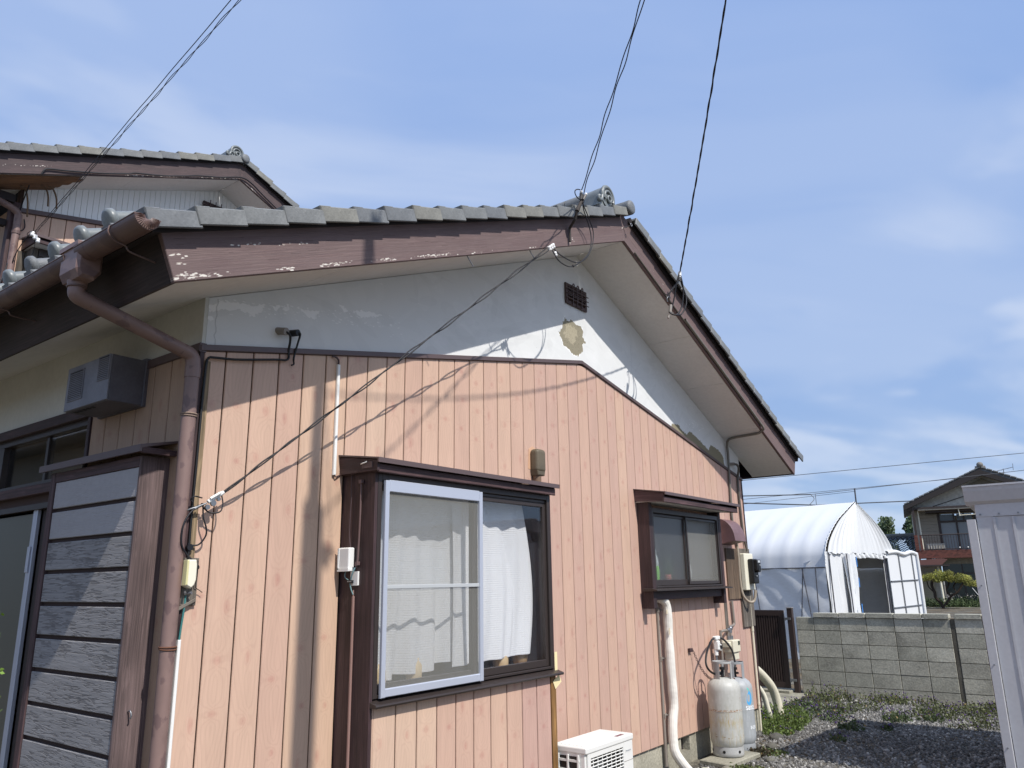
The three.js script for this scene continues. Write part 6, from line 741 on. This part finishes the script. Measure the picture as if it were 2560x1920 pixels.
  // trees
  const tree = thing('broadleaf_tree', 'dense dark green round tree behind the outbuilding roof', 'tree', [65.1, GY, -7.6]); { const cl = []; for (let i = 0; i < 70; i++) { const a = R() * 6.283, b = Math.acos(2 * R() - 1), r = .65 + .35 * R(); cl.push([2.2 * r * Math.sin(b) * Math.cos(a) * .9, 4.8 + 1.6 * r * Math.cos(b), .2 + 1.25 * r * Math.sin(b) * Math.sin(a), .6, .5, .55]); } crown(tree, cl, 420, .17, [.055, .095, .03], 7); part('trunk', [rod([0, 0, 0], [0, 5.5, 0], .28, .14, 10), rod([0, 2.8, 0], [1.2, 5.5, .5], .12, .05, 8), rod([0, 3, 0], [-1.1, 5.6, -.6], .12, .05, 8)], M.bark, tree); }
  const bam = thing('bamboo_clump', 'pale feathery bamboo left of the dark round tree', 'bamboo', [63.6, GY, -9.9]); { const cl = []; for (let i = 0; i < 30; i++) { const y = 2 + 4.1 * Math.pow(R(), .8); cl.push([(R() - .5) * 1.5 * (1 - (y - 2) / 7), y, -.1 + (R() - .5) * 1.7 * (1 - (y - 2) / 5.6), .42, .30, .42]); } crown(bam, cl, 90, .16, [.13, .18, .08], 8); part('culm', [...Array(7)].map((_, i) => rod([(i - 3) * .16, 0, (i % 3 - 1) * .4], [(i - 3) * .22, 4.2 + (i * 37 % 20) / 9, (i % 3 - 1) * .5], .04, .015, 6)), mat('#7c8a55'), bam); }
  const sm = thing('broadleaf_tree', 'small hazy grey-green tree beside the tent edge left of the bamboo', 'tree', [61.5, GY, -11.2]); { const cl = []; for (let i = 0; i < 20; i++) cl.push([(R() - .5) * 2, 3.2 + R() * 1.9, (R() - .5) * 1.8, .5, .4, .5]); crown(sm, cl, 160, .15, [.10, .13, .08], 9); part('trunk', rod([0, 0, 0], [0, 4, 0], .14, .08, 8), M.bark, sm); }
  // distant wires and a bracket
  const W = (a, b, r, l, sag = 0) => solo('power_line', twist(a, b, sag, 0, 1, 16, r), mat('#3c4046', { roughness: .6 }), l, 'wire');
  W([29.2, 5.59, -13.1], [39.7, 6.99, 1.14], .013, 'topmost thin power line crossing the sky above the tent'); W([38.5, 5.65, -17.5], [49.75, 7.15, -2.6], .013, 'faint power line ending at the roof of the distant balcony house');
  W([26.0, 4.80, -9.9], [28.97, 4.794, -5.39], .020, 'dark cable end reaching a small spreader above the tent'); W([28.97, 4.794, -5.39], [37, 5.95, 2.0], .011, 'thin line continuing right from the small spreader above the tent'); W([26.3, 4.66, -9.7], [29.16, 4.39, -5.32], .022, 'lower dark cable just above the left tent ridge'); W([29.16, 4.39, -5.32], [31.47, 4.49, -2.23], .020, 'dark cable running from behind the tent ridge to the distant roof corner'); W([40, 5.5, -16], [46, 6.48, -7.75], .011, 'faintest power line low over the tent');
  solo('spreader', join([tube([[28.97, 4.80, -5.39], [29.05, 4.62, -5.30], [28.9, 4.40, -5.45]], .014, 16, 5), rod([29.1, 4.80, -5.25], [29.1, 4.40, -5.25], .012, .012, 5)]), M.steel, 'small forked cable spreader above the tent ridge', 'cable spreader');
}
{ // phrases for things that come in several
  const G = { conduit: 'cable covers and conduits on the house wall', cable: 'loose cables on the house wall', service_wire: 'service wires running to the house', drop_wire: 'loose wires on the taller house', loop_wire: 'looping wire ends', insulator_rack: 'insulators along the roof edge', gas_cylinder: 'gas cylinders beside the house', curtain: 'lace curtains in the bay window', ledge_jar: 'jars on the bay window ledge', meter_board: 'weathered meter boards', paving_slab: 'slabs on the ground by the cylinders', weeds: 'weeds in the yard', stone: 'loose stones by the foundation', lagged_pipe: 'white pipes at the back corner', power_line: 'distant power lines', nail: 'nails under the fascia', house: 'houses', broadleaf_tree: 'far trees', rain_gutter: 'eave gutters' };
  for (const o of scene.children) { const n = o.name.replace(/_\d{3}$/, ''); if (G[n] && o.userData.label && used[n] > 0) o.userData.group = G[n]; }
}
renderer.setSize(1024, 768);
renderer.render(scene, camera);
